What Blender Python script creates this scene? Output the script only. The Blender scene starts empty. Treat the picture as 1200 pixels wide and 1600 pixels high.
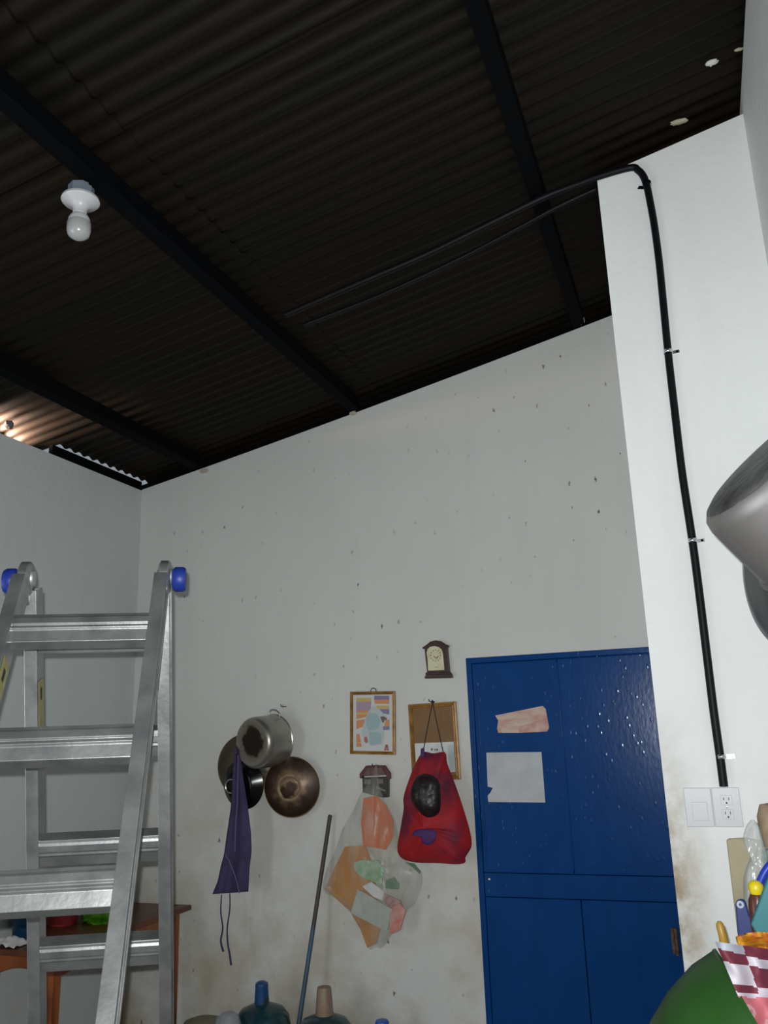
import bpy, bmesh, math, random
import numpy as np
from mathutils import Vector, Matrix, noise
random.seed(7)
C = bpy.context.scene.collection
PI = math.pi
EYE = 1.66
# ---------------------------------------------------------------- camera
YAW, PITCH, ROLL, FPX = 0.344903, 0.252347, 0.03465129, 1328.88
def _rz(a): return Matrix(((math.cos(a), -math.sin(a), 0), (math.sin(a), math.cos(a), 0), (0, 0, 1)))
def _rx(a): return Matrix(((1, 0, 0), (0, math.cos(a), -math.sin(a)), (0, math.sin(a), math.cos(a))))
def _ry(a): return Matrix(((math.cos(a), 0, math.sin(a)), (0, 1, 0), (-math.sin(a), 0, math.cos(a))))
RC = _rz(YAW) @ _rx(PITCH) @ _ry(ROLL)
cd = bpy.data.cameras.new('camera'); cam = bpy.data.objects.new('camera', cd); C.objects.link(cam)
r_, f_, u_ = RC.col[0], RC.col[1], RC.col[2]
M = Matrix.Identity(4)
for i in range(3):
    M[i][0] = r_[i]; M[i][1] = u_[i]; M[i][2] = -f_[i]
M[2][3] = EYE
cam.matrix_world = M
cd.sensor_fit = 'VERTICAL'; cd.sensor_height = 24; cd.lens = FPX * 24 / 1600
cd.clip_start = 0.02
bpy.context.scene.camera = cam
def at(px, py, Y):                    # point seen at a pixel of the 1200x1600 photograph, on the plane at depth Y
    d = RC @ Vector(((px - 600) / FPX, 1, -(py - 800) / FPX))
    d = d * (Y / d.y)
    return Vector((d.x, Y, d.z + EYE))
# ---------------------------------------------------------------- world, lights, exposure
vs = bpy.context.scene.view_settings
vs.view_transform = 'Standard'; vs.look = 'None'; vs.gamma = 1; vs.use_curve_mapping = False
vs.exposure = 0.16
w = bpy.data.worlds.new('world'); bpy.context.scene.world = w; w.use_nodes = True
bg = w.node_tree.nodes['Background']; bg.inputs[0].default_value = (0.80, 0.90, 1.0, 1); bg.inputs[1].default_value = 0.28
def area(name, loc, target, sx, sy, power, col):
    l = bpy.data.lights.new(name, 'AREA'); l.shape = 'RECTANGLE'; l.size = sx; l.size_y = sy; l.energy = power; l.color = col
    o = bpy.data.objects.new(name, l); C.objects.link(o); o.location = loc
    o.rotation_euler = (Vector(target) - Vector(loc)).to_track_quat('-Z', 'Y').to_euler(); return o
# daylight through the open doorway in the left wall, beside the photographer and outside the frame
area('doorway_daylight', (-3.10, 0.05, 1.30), (0.10, 1.25, 1.35), 1.6, 1.9, 30, (0.93, 0.97, 1.0))
# the phone's own flash, beside its lens
fl = bpy.data.lights.new('phone_flash', 'SPOT'); fl.energy = 235; fl.spot_size = math.radians(118); fl.spot_blend = 1.0; fl.color = (0.97, 1.0, 0.985); fl.shadow_soft_size = 0.006
fo = bpy.data.objects.new('phone_flash', fl); C.objects.link(fo); fo.location = (-0.015, 0.0, EYE + 0.025); fo.rotation_euler = cam.matrix_world.to_euler()
# ---------------------------------------------------------------- materials
MATS = {}
def mat(name, col, rough=0.6, metal=0.0, col2=None, nscale=8.0, lo=0.4, hi=0.65, bump=0.0, bscale=60.0, stretch=(1, 1, 1), spec=0.5, alpha=1.0, trans=0.0, emit=None):
    if name in MATS: return MATS[name]
    m = bpy.data.materials.new(name); m.use_nodes = True; nt = m.node_tree; N = nt.nodes; L = nt.links
    b = N['Principled BSDF']
    b.inputs['Base Color'].default_value = (*col, 1); b.inputs['Roughness'].default_value = rough
    b.inputs['Metallic'].default_value = metal; b.inputs['Specular IOR Level'].default_value = spec
    b.inputs['Alpha'].default_value = alpha; b.inputs['Transmission Weight'].default_value = trans
    if emit: b.inputs['Emission Color'].default_value = (*emit[0], 1); b.inputs['Emission Strength'].default_value = emit[1]
    tc = N.new('ShaderNodeTexCoord'); mp = N.new('ShaderNodeMapping'); mp.inputs['Scale'].default_value = stretch
    L.new(tc.outputs['Object'], mp.inputs['Vector'])
    if col2:
        n = N.new('ShaderNodeTexNoise'); n.inputs['Scale'].default_value = nscale; n.inputs['Detail'].default_value = 5
        L.new(mp.outputs[0], n.inputs['Vector'])
        r = N.new('ShaderNodeValToRGB'); r.color_ramp.elements[0].position = lo; r.color_ramp.elements[1].position = hi
        r.color_ramp.elements[0].color = (*col, 1); r.color_ramp.elements[1].color = (*col2, 1)
        L.new(n.outputs['Fac'], r.inputs[0]); L.new(r.outputs[0], b.inputs['Base Color'])
    if bump:
        n2 = N.new('ShaderNodeTexNoise'); n2.inputs['Scale'].default_value = bscale; n2.inputs['Detail'].default_value = 3
        L.new(mp.outputs[0], n2.inputs['Vector'])
        bp = N.new('ShaderNodeBump'); bp.inputs['Strength'].default_value = bump; bp.inputs['Distance'].default_value = 0.01
        L.new(n2.outputs['Fac'], bp.inputs['Height']); L.new(bp.outputs[0], b.inputs['Normal'])
    MATS[name] = m
    return m
def wall_mat(name, base, dirt, warm=0.0, stain=None, chips=1):
    # painted plaster: slow blotches, small dark chips, optional grime rising from the floor and along one edge
    m = bpy.data.materials.new(name); m.use_nodes = True; nt = m.node_tree; N = nt.nodes; L = nt.links
    b = N['Principled BSDF']; b.inputs['Roughness'].default_value = 0.75
    tc = N.new('ShaderNodeTexCoord')
    geo = N.new('ShaderNodeNewGeometry'); pos = geo.outputs['Position']
    def noise_(scale, det, vec, rough=0.5):
        n = N.new('ShaderNodeTexNoise'); n.inputs['Scale'].default_value = scale; n.inputs['Detail'].default_value = det; n.inputs['Roughness'].default_value = rough
        L.new(vec, n.inputs['Vector']); return n.outputs['Fac']
    def ramp(fac, a, c, ca=(0, 0, 0), cc=(1, 1, 1)):
        r = N.new('ShaderNodeValToRGB'); r.color_ramp.elements[0].position = a; r.color_ramp.elements[1].position = c
        r.color_ramp.elements[0].color = (*ca, 1); r.color_ramp.elements[1].color = (*cc, 1); L.new(fac, r.inputs[0]); return r.outputs[0]
    def mix(f, a, c, mode='MIX'):
        x = N.new('ShaderNodeMix'); x.data_type = 'RGBA'; x.blend_type = mode
        if isinstance(f, (int, float)): x.inputs[0].default_value = f
        else: L.new(f, x.inputs[0])
        for k, v in ((6, a), (7, c)):
            if isinstance(v, tuple): x.inputs[k].default_value = (*v, 1)
            else: L.new(v, x.inputs[k])
        return x.outputs[2]
    def mth(op, a, c):
        x = N.new('ShaderNodeMath'); x.operation = op; x.use_clamp = False
        for k, v in ((0, a), (1, c)):
            if isinstance(v, (int, float)): x.inputs[k].default_value = v
            else: L.new(v, x.inputs[k])
        return x.outputs[0]
    col = mix(ramp(noise_(1.3, 6, pos), 0.35, 0.75), base, tuple(c * 0.93 for c in base))
    # brushed, streaky variation running down the wall
    mp = N.new('ShaderNodeMapping'); mp.inputs['Scale'].default_value = (9, 9, 1.2); L.new(pos, mp.inputs['Vector'])
    col = mix(mth('MULTIPLY', ramp(noise_(1.0, 4, mp.outputs[0]), 0.5, 0.8), 0.35), col, tuple(c * 0.86 for c in base))
    sep = N.new('ShaderNodeSeparateXYZ'); L.new(pos, sep.inputs[0])
    # damp grime in the lower part of the wall
    g = mth('MULTIPLY', ramp(sep.outputs['Z'], 0.0, 1.0, (1, 1, 1), (0, 0, 0)), 1.0)
    low = N.new('ShaderNodeMapRange'); low.inputs[1].default_value = 1.9; low.inputs[2].default_value = 0.2; L.new(sep.outputs['Z'], low.inputs[0])
    lowf = mth('MULTIPLY', low.outputs[0], ramp(noise_(3.2, 6, pos, 0.62), 0.40, 0.72))
    col = mix(mth('MULTIPLY', lowf, dirt), col, (0.44, 0.37, 0.25))
    if stain is not None:                # rusty brown dirt beside the door hinge, on the edge at x = stain
        ex = N.new('ShaderNodeMapRange'); ex.inputs[1].default_value = stain + 0.13; ex.inputs[2].default_value = stain; L.new(sep.outputs['X'], ex.inputs[0])
        ez = N.new('ShaderNodeMapRange'); ez.inputs[1].default_value = 1.75; ez.inputs[2].default_value = 1.15; L.new(sep.outputs['Z'], ez.inputs[0])
        f = mth('MULTIPLY', mth('MULTIPLY', ex.outputs[0], ez.outputs[0]), ramp(noise_(11, 6, pos, 0.65), 0.30, 0.62))
        col = mix(mth('MULTIPLY', f, 0.9), col, (0.30, 0.20, 0.09))
    # small dark chips, taller than wide
    cx = N.new('ShaderNodeCombineXYZ'); L.new(mth('MULTIPLY', sep.outputs['X'], 8.5), cx.inputs[0]); L.new(mth('MULTIPLY', sep.outputs['Z'], 4.6), cx.inputs[1])
    v = N.new('ShaderNodeTexVoronoi'); v.voronoi_dimensions = '2D'; v.inputs['Scale'].default_value = 1.0; L.new(cx.outputs[0], v.inputs['Vector'])
    if 'Randomness' in v.inputs: v.inputs['Randomness'].default_value = 1.0
    wob = mth('ADD', v.outputs['Distance'], mth('MULTIPLY', mth('SUBTRACT', noise_(75, 3, pos), 0.5), 0.22))
    chip = ramp(wob, 0.005, 0.045, (1, 1, 1), (0, 0, 0))
    sc_ = N.new('ShaderNodeSeparateColor'); L.new(v.outputs['Color'], sc_.inputs[0])
    keep = mth('MULTIPLY', ramp(noise_(1.1, 2, pos), 0.30, 0.50), ramp(sc_.outputs[0], 0.20, 0.75))
    wob = mth('ADD', wob, mth('MULTIPLY', sc_.outputs[1], 0.045)); chip = ramp(wob, 0.02, 0.065, (1, 1, 1), (0, 0, 0))
    col = mix(mth('MULTIPLY', mth('MULTIPLY', chip, keep), 0.95 * chips), col, (0.10, 0.095, 0.085))
    L.new(col, b.inputs['Base Color'])
    bp = N.new('ShaderNodeBump'); bp.inputs['Strength'].default_value = 0.18; bp.inputs['Distance'].default_value = 0.01
    L.new(mth('ADD', noise_(35, 4, pos), mth('MULTIPLY', noise_(4, 3, pos), 2.0)), bp.inputs['Height']); L.new(bp.outputs[0], b.inputs['Normal'])
    MATS[name] = m
    return m
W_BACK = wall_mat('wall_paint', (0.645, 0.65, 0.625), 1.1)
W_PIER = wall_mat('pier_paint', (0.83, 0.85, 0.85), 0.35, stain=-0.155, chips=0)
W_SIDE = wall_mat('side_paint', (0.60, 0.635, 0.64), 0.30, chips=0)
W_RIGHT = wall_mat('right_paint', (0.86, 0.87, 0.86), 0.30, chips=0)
FLOOR = mat('floor_cement', (0.30, 0.29, 0.27), 0.8, col2=(0.22, 0.21, 0.19), nscale=3, bump=0.1)
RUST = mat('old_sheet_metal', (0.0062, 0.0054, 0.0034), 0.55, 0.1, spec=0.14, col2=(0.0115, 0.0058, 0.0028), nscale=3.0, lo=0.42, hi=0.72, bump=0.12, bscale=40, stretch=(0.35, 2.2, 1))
BLACKST = mat('black_steel', (0.0018, 0.0024, 0.0034), 0.8, 0.0, bump=0.05, spec=0.06)
ALU = mat('aluminium', (0.37, 0.38, 0.38), 0.36, 0.8, col2=(0.25, 0.26, 0.265), nscale=14, bump=0.04, bscale=90)
ALU_D = mat('aluminium_dull', (0.45, 0.46, 0.46), 0.45, 0.75, col2=(0.28, 0.29, 0.30), nscale=9)
STEEL = mat('zinc_steel', (0.55, 0.56, 0.55), 0.25, 0.9)
KNOB = mat('blue_knob_plastic', (0.010, 0.025, 0.19), 0.45, spec=.3)
BLUE = mat('blue_gloss_paint', (0.0035, 0.051, 0.205), 0.22, 0.0, col2=(0.0028, 0.039, 0.160), nscale=5, lo=0.35, hi=0.8, bump=0.05, bscale=34, stretch=(1.8, 1.8, 0.8), spec=0.15)
WHITEP = mat('white_plastic', (0.54, 0.55, 0.59), 0.35)
WHITEP2 = mat('white_lamp_plastic', (0.52, 0.52, 0.54), 0.35)
BULB = mat('frosted_glass', (0.36, 0.37, 0.37), 0.22, 0.0, spec=0.6)
BLK = mat('black_hose_plastic', (0.0035, 0.0035, 0.006), 0.5, spec=0.2)
GOLD = mat('gilt_wood', (0.36, 0.19, 0.045), 0.4, 0.15, col2=(0.22, 0.10, 0.02), nscale=20)
DKWOOD = mat('dark_red_wood', (0.045, 0.010, 0.007), 0.35, col2=(0.025, 0.006, 0.004), nscale=15)
DIAL = mat('cream_dial', (0.66, 0.62, 0.44), 0.5, col2=(0.55, 0.48, 0.27), nscale=18)
INK = mat('black_ink', (0.015, 0.014, 0.012), 0.6)
PAPER = mat('white_paper', (0.66, 0.67, 0.66), 0.7, col2=(0.58, 0.60, 0.60), nscale=7)
WOOD = mat('orange_varnished_wood', (0.34, 0.095, 0.018), 0.38, col2=(0.17, 0.042, 0.010), nscale=6, stretch=(1, 6, 1), bump=0.03)
def flat(name, c, rough=0.6, **k): return mat(name, c, rough, **k)
# ---------------------------------------------------------------- mesh helpers
class MB:
    def __init__(s): s.v = []; s.f = []; s.mi = []; s.cur = 0
    def add(s, V, F):
        n = len(s.v); s.v += [Vector(p) for p in V]; s.f += [[i + n for i in q] for q in F]; s.mi += [s.cur] * len(F); return s
    def box(s, c, d, R=None):
        c = Vector(c); V = []
        for x in (-.5, .5):
            for y in (-.5, .5):
                for z in (-.5, .5):
                    p = Vector((x * d[0], y * d[1], z * d[2])); p = R @ p if R else p; V.append(c + p)
        return s.add(V, [(0, 1, 3, 2), (4, 6, 7, 5), (0, 4, 5, 1), (2, 3, 7, 6), (0, 2, 6, 4), (1, 5, 7, 3)])
    def ext(s, poly, a, b):           # polygon (list of Vectors) swept between two offset vectors
        n = len(poly); a = Vector(a); b = Vector(b)
        V = [Vector(p) + a for p in poly] + [Vector(p) + b for p in poly]
        F = [list(range(n))[::-1], list(range(n, 2 * n))] + [(i, (i + 1) % n, n + (i + 1) % n, n + i) for i in range(n)]
        return s.add(V, F)
    def xz(s, poly, y0, y1): return s.ext([Vector((p[0], 0, p[1])) for p in poly], (0, y0, 0), (0, y1, 0))
    def tube(s, pts, r, n=10, cap=True, flatten=None):
        pts = [Vector(p) for p in pts]; rs = r if isinstance(r, (list, tuple)) else [r] * len(pts); V = []; F = []
        prev = None
        for i, p in enumerate(pts):
            t = (pts[min(i + 1, len(pts) - 1)] - pts[max(i - 1, 0)]).normalized()
            if prev is None: a = t.orthogonal().normalized()
            else: a = (prev - t * prev.dot(t)).normalized()
            prev = a; b = t.cross(a)
            for k in range(n):
                an = 2 * PI * k / n; V.append(p + (a * math.cos(an) + b * math.sin(an)) * rs[i])
        for i in range(len(pts) - 1):
            for k in range(n): F.append((i * n + k, i * n + (k + 1) % n, (i + 1) * n + (k + 1) % n, (i + 1) * n + k))
        if cap: F.append(list(range(n))[::-1]); F.append([(len(pts) - 1) * n + k for k in range(n)])
        return s.add(V, F)
    def lathe(s, prof, c, axis=(0, 0, 1), n=32, wob=0.0, close=False):   # prof = [(radius, height along the axis)]
        ax = Vector(axis).normalized(); a = ax.orthogonal().normalized(); b = ax.cross(a); c = Vector(c); V = []; F = []
        m = len(prof)
        for k in range(n):
            an = 2 * PI * k / n; e = a * math.cos(an) + b * math.sin(an)
            for r, h in prof:
                rr = r * (1 + wob * noise.noise(Vector((math.cos(an) * 2, math.sin(an) * 2, h * 12)))); V.append(c + e * rr + ax * h)
        for k in range(n):
            k2 = (k + 1) % n
            for j in range(m - 1 if not close else m):
                j2 = (j + 1) % m; F.append((k * m + j, k2 * m + j, k2 * m + j2, k * m + j2))
        return s.add(V, F)
    def grid(s, fn, nu, nv, closed=False):
        V = [fn(i / nu, j / nv) for i in range(nu + 1) for j in range(nv + 1)]
        F = [(i * (nv + 1) + j, (i + 1) * (nv + 1) + j, (i + 1) * (nv + 1) + j + 1, i * (nv + 1) + j + 1) for i in range(nu) for j in range(nv)]
        return s.add(V, F)
    def pillow(s, out, y, front, back=0.0, rings=9, wr=0.0, seed=0.0, sub=4, power=0.5, freq=22, cen=None):
        # soft filled outline in the wall plane: out = [(x, z)], bulging towards the camera (-Y) and a little back
        P = []
        n0 = len(out)
        for i in range(n0):
            p0, p1, p2, p3 = [Vector((out[(i + k) % n0][0], out[(i + k) % n0][1])) for k in (-1, 0, 1, 2)]
            for q in range(sub):
                t = q / sub
                P.append(0.5 * ((2 * p1) + (p2 - p0) * t + (2 * p0 - 5 * p1 + 4 * p2 - p3) * t * t + (3 * p1 - p0 - 3 * p2 + p3) * t ** 3))
        n = len(P); c = Vector((sum(p.x for p in P) / n, sum(p.y for p in P) / n)) if cen is None else Vector(cen)
        for sgn, dep in ((-1, front), (1, back)):
            V = []
            for r in range(rings + 1):
                q = 1 - (r / rings) ** 1.3 if r < rings else 0.0
                for p in P:
                    e = c + (p - c) * q
                    h = dep * (1 - q * q) ** power
                    nz = wr * noise.noise(Vector((e.x * freq + seed, e.y * freq * 0.45, seed * 3.1 + sgn))) * (1 - q ** 6)
                    ang = math.atan2(p.y - c.y, p.x - c.x)
                    nz += wr * 0.7 * math.sin(ang * 13 + seed) * (1 - q) * q * 3 * noise.noise(Vector((ang * 2, seed, 0)))
                    V.append(Vector((e.x, y + sgn * (h + nz * (1 if dep > 0 else 0)), e.y)))
            F = []
            for r in range(rings):
                for k in range(n):
                    k2 = (k + 1) % n; f = (r * n + k, r * n + k2, (r + 1) * n + k2, (r + 1) * n + k); F.append(f)
            s.add(V, F)
        return s
    def build(s, name, m, parent=None, org=None, smooth=False, bevel=0.0, sub=0, solid=0.0):
        if parent is not None: org = Vector(parent['_o'])
        if org is None: 
            xs = [p.x for p in s.v]; ys = [p.y for p in s.v]; zs = [p.z for p in s.v]
            org = Vector(((min(xs) + max(xs)) / 2, (min(ys) + max(ys)) / 2, min(zs)))
        org = Vector(org)
        me = bpy.data.meshes.new(name); me.from_pydata([p - org for p in s.v], [], s.f)
        ms = m if isinstance(m, list) else [m]
        for k in ms: me.materials.append(k)
        if len(ms) > 1: me.polygons.foreach_set('material_index', s.mi)
        bm = bmesh.new(); bm.from_mesh(me); bmesh.ops.remove_doubles(bm, verts=bm.verts, dist=1e-6)
        bmesh.ops.recalc_face_normals(bm, faces=bm.faces); bm.to_mesh(me); bm.free()
        if smooth:
            me.polygons.foreach_set('use_smooth', [True] * len(me.polygons)); me.set_sharp_from_angle(angle=math.radians(smooth if smooth is not True else 40))
        o = bpy.data.objects.new(name, me); C.objects.link(o)
        o['_o'] = list(org)
        if parent is not None: o.parent = parent
        else: o.location = org
        if bevel:
            b = o.modifiers.new('bevel', 'BEVEL'); b.width = bevel; b.segments = 2; b.limit_method = 'ANGLE'
        if solid:
            b = o.modifiers.new('solid', 'SOLIDIFY'); b.thickness = solid; b.offset = 0
        if sub:
            b = o.modifiers.new('sub', 'SUBSURF'); b.levels = sub; b.render_levels = sub
        return o
def thing(name, loc, label, cat, group=None):
    o = bpy.data.objects.new(name, None); C.objects.link(o); o.location = loc; o['_o'] = list(loc); o.empty_display_size = 0.05
    o['label'] = label; o['category'] = cat
    if group: o['group'] = group
    return o
def tag(o, label, cat, group=None, kind=None):
    o['label'] = label; o['category'] = cat
    if group: o['group'] = group
    if kind: o['kind'] = kind
    return o
def struct(o, label=None, cat=None):
    o['kind'] = 'structure'
    if label: o['label'] = label
    if cat: o['category'] = cat
    return o
def arc(cx, cy, r, a0, a1, n): return [(cx + r * math.cos(a0 + (a1 - a0) * i / n), cy + r * math.sin(a0 + (a1 - a0) * i / n)) for i in range(n + 1)]
def P2(px, py, Y):
    p = at(px, py, Y); return (p.x, p.z)
BLACKST_ = mat('black_steel', (0.0018, 0.0024, 0.0034), 0.8, 0.0, bump=0.05, spec=0.06)
# ---------------------------------------------------------------- room shell
D = 4.2; YP = 3.02; XL = -3.077; XR = 0.39; XPL = -0.155; YR = -2.0; RH = 0.072
def roofz(x): return EYE + 2.0958 + 0.21946 * x + 0.0063587 * x * x
def roof_poly(x0, x1, n=12, dz=0.0): return [(x0 + (x1 - x0) * i / n, roofz(x0 + (x1 - x0) * i / n) + dz) for i in range(n + 1)]
DX0, DX1, DZ = -1.10, -0.185, EYE + 0.342
# back wall with its door opening
mb = MB()
mb.xz([(XL - .15, 0), (DX0, 0), (DX0, DZ)] + [(DX0, roofz(DX0))] + roof_poly(XL - .15, DX0)[::-1][1:], D, D + .15)
mb.xz([(DX0, DZ), (DX1, DZ)] + roof_poly(DX0, DX1)[::-1], D, D + .15)
mb.xz([(DX1, 0), (XR + .15, 0)] + roof_poly(DX1, XR + .15)[::-1], D, D + .15)
o = struct(mb.build('wall_back', W_BACK, org=(0, D, 0)), 'white painted back wall with small dark chips and the blue door', 'wall')
WT = roofz(XL) - 0.006
mb = MB(); mb.box(((XL - .075), (D + 1.0) / 2, WT / 2), (.15, D - 1.0, WT)); mb.box(((XL - .075), (YR - .9) / 2, WT / 2), (.15, -.9 - YR, WT)); mb.box(((XL - .075), .05, (WT + 2.3) / 2), (.15, 1.9, WT - 2.3))
struct(mb.build('wall_left', W_SIDE), 'bluish white left wall ending under the low eave', 'wall')
mb = MB(); mb.xz([(XPL, 0), (XR, 0)] + roof_poly(XPL, XR, 6)[::-1], YP, D - .002)
struct(mb.build('wall_pier', W_PIER, org=(0, YP, 0)), 'white wall projection right of the blue door, stained along its edge', 'wall')
mb = MB(); mb.xz([(XR, 0), (XR + .15, 0)] + roof_poly(XR, XR + .15, 2, RH - .008)[::-1], YR, D - .002)
struct(mb.build('wall_right', W_RIGHT, org=(XR, 0, 0)), 'narrow strip of greyish white wall at the right edge', 'wall')
mb = MB()
mb.xz([(XL - .15, 0), (XR + .15, 0)] + roof_poly(XL - .15, XR + .15, 12, RH - .01)[::-1], YR - .15, YR)
struct(mb.build('wall_rear', W_SIDE, org=(0, YR, 0)), 'plain rear wall behind the camera', 'wall')
mb = MB(); mb.xz(roof_poly(XL - .15, XR + .14) + roof_poly(XL - .15, XR + .14, 12, RH + .016)[::-1], D + .12, D + .145)
struct(mb.build('trim_1', BLACKST_ , org=(0, D, 0)), 'dark closing board between back wall top and roof', 'trim')
mb = MB(); mb.box(((XL + XR) / 2, (D + YR) / 2, -.05), (XR - XL + .3, D - YR + .3, .1))
struct(mb.build('floor', FLOOR), 'grey cement floor', 'floor')
# ceiling of corrugated sheets, corrugations running down the slope
ceil = bpy.data.objects.new('ceiling', None); C.objects.link(ceil); ceil['_o'] = [0, 0, 0]
struct(ceil, 'dark rusty corrugated sheet metal roof on black steel purlins', 'ceiling')
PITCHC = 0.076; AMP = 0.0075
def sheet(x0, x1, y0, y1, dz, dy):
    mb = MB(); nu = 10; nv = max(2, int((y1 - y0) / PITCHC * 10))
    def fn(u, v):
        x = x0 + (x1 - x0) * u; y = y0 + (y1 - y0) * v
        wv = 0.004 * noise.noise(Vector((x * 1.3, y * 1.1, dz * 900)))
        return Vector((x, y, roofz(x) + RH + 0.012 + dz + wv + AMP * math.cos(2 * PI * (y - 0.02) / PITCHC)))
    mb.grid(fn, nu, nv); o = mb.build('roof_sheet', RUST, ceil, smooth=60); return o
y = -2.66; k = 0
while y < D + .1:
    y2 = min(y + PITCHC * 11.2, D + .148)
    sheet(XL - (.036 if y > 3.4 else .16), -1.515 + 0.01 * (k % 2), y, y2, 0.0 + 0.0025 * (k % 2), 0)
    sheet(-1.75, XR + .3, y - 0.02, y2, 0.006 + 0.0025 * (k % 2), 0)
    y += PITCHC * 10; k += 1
# ---------------------------------------------------------------- purlins
def purlin(x, label, dx=0.0, h=0.068, wd=0.055, y0=-1.99, y1=D - .028, name='purlin'):
    z1 = roofz(x) + RH + 0.001; t = 0.004
    prof = [(-wd / 2, -h), (wd / 2, -h), (wd / 2, 0), (-wd / 2, 0), (-wd / 2, -.018), (-wd / 2 + t, -.018), (-wd / 2 + t, -t), (wd / 2 - t, -t), (wd / 2 - t, -h + t), (-wd / 2 + t, -h + t), (-wd / 2 + t, -h + .018), (-wd / 2, -h + .018)]
    mb = MB(); sl = 0.2
    mb.xz([(x + px_ * 1.0, z1 - .004 + pz + px_ * sl) for px_, pz in prof], y0, y1)
    return tag(mb.build(name, BLACKST), label, 'purlin')
purlin(-0.385, 'black steel purlin nearest the right wall, ending above the blue door')
purlin(-1.655, 'black steel purlin that carries the white light bulb')
purlin(-2.675, 'lowest black steel purlin, near the left wall')
mb = MB(); mb.box((XL - .014, (3.42 + D) / 2, WT + .028), (.024, D - 3.42, .055))
tag(mb.build('eave_batten', BLACKST), 'thin dark batten lying on the left wall under the eave gaps', 'batten')
# mortar where the purlins enter the wall
MORT = mat('pale_mortar', (0.50, 0.45, 0.37), 0.85, col2=(0.36, 0.30, 0.23), nscale=40, bump=0.4)
def lump(px, py, Y, r, name, label, m, cat, sq=(1, 1, 1), seed=0, org=None):
    c = at(px, py, Y); mb = MB()
    n, k = 14, 9; V = []
    for j in range(k + 1):
        for i in range(n):
            th = PI * j / k; ph = 2 * PI * i / n
            e = Vector((math.sin(th) * math.cos(ph) * sq[0], math.sin(th) * math.sin(ph) * sq[1], math.cos(th) * sq[2]))
            V.append(c + e * r * (1 + .35 * noise.noise(e * 2.2 + Vector((seed, 0, 0)))))
    F = [(j * n + i, j * n + (i + 1) % n, (j + 1) * n + (i + 1) % n, (j + 1) * n + i) for j in range(k) for i in range(n)]
    mb.add(V, F); return tag(mb.build(name, m, smooth=True), label, cat)
lump(907, 500, 4.182, .026, 'mortar_patch', 'pale mortar lump at the wall end of the purlin above the blue door', MORT, 'mortar', (.8, .6, 1.05), 1)
lump(551, 645, 4.182, .020, 'mortar_patch', 'small pale mortar lump where the light bulb purlin meets the back wall', MORT, 'mortar', (1.1, .6, .7), 2)
lump(318, 736, 4.182, .022, 'mortar_patch', 'small tan mortar lump at the wall end of the lowest purlin', MORT, 'mortar', (1.1, .6, .6), 3)
def roof_hit(px, py, dz=0.0):
    lo, hi = .5, 8.0
    for _ in range(50):
        m = (lo + hi) / 2; p = at(px, py, m)
        if p.z > roofz(p.x) + dz: hi = m
        else: lo = m
    return at(px, py, lo)
FOAM = mat('white_sealant', (0.66, 0.66, 0.62), 0.7, bump=0.3)
FOAM2 = mat('beige_sealant', (0.42, 0.38, 0.27), 0.8, bump=0.3)
for px, py, r, m, sq, lb in ((1112, 98, .017, FOAM, (1.3, .8, .5), 'white sealant blob on a roof ridge, topmost of the blobs by the right wall'),
                         (1061, 190, .021, FOAM2, (1.6, .7, .4), 'beige sealant blob on the roof above the black hose bend'),
                         (1155, 77, .010, FOAM2, (1.6, .7, .4), 'small greyish sealant blob touching the right wall')):
    p = roof_hit(px, py, RH); lump(px, py, p.y, r, 'sealant_blob', lb, m, 'sealant', sq, px)
# foam crumbs stuffed in some of the eave gaps
GREYF = mat('grey_foam', (0.14, 0.14, 0.135), 0.9, bump=0.3)
lump(14, 664, 3.09, .024, 'foam_lump', 'grey foam lump wedged under the eave at the left picture edge', GREYF, 'foam', (.8, 1.0, 1.0), 4)
# reflected sunlight entering the open eave slot
es = area('eave_sun_bounce', (XL - .135, 3.18, WT + .018), (XL - .02, 3.22, roofz(XL) + RH + .03), .36, .03, 5, (1.0, 0.72, 0.55)); es.data.spread = math.radians(75)
# ---------------------------------------------------------------- light fitting
pb = roof_hit(126, 300, -.05)
lc = at(126, 312, pb.y)
t = thing('light_fitting', (lc.x, lc.y, lc.z), 'white ceramic lamp holder with frosted bulb hanging from grey box on purlin', 'lamp')
BOX = mat('grey_junction_box', (0.16, 0.19, 0.24), 0.5)
ax = Vector((0.0, 0.0, -1))
MB().lathe([(0, -.045), (.040, -.045), (.040, 0), (0, 0)], lc, ax, 8).build('junction_box', BOX, t, smooth=True)
MB().lathe([(0, -.002), (.057, -.002), (.059, .006), (.054, .012), (.030, .022), (.022, .034), (.021, .046), (0, .046)], lc, ax, 32).build('lamp_holder', WHITEP2, t, smooth=True)
b = MB().lathe([(0, .046), (.0145, .046), (.0145, .052), (.027, .060), (.033, .072), (.034, .082), (0, .082)], lc, ax, 28).build('bulb_collar', WHITEP2, t, smooth=True)
MB().lathe([(.034, .082), (.0365, .086), (.0365, .112), (.032, .128), (.018, .138), (0, .141)], lc, ax, 28).build('bulb', BULB, t, smooth=True)
MB().box((lc.x + .035, lc.y, lc.z + .045), (.09, .02, .012)).build('bracket', BLACKST, t)
# ---------------------------------------------------------------- black hose
hs = []
pts = [(446, 492), (550, 447), (667, 397), (780, 342), (850, 308), (905, 287), (938, 275)]
for q in pts: hs.append(roof_hit(*q, -.016))
y0 = YP - .014
for q in ((985, 262), (997, 266), (1005, 275), (1010, 288), (1014, 306), (1022, 350), (1030, 410), (1037, 480), (1044, 552), (1054, 640), (1066, 740), (1082, 846), (1093, 930), (1104, 1020), (1115, 1110), (1125, 1182), (1131, 1229)):
    hs.append(at(*q, y0))
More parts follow.
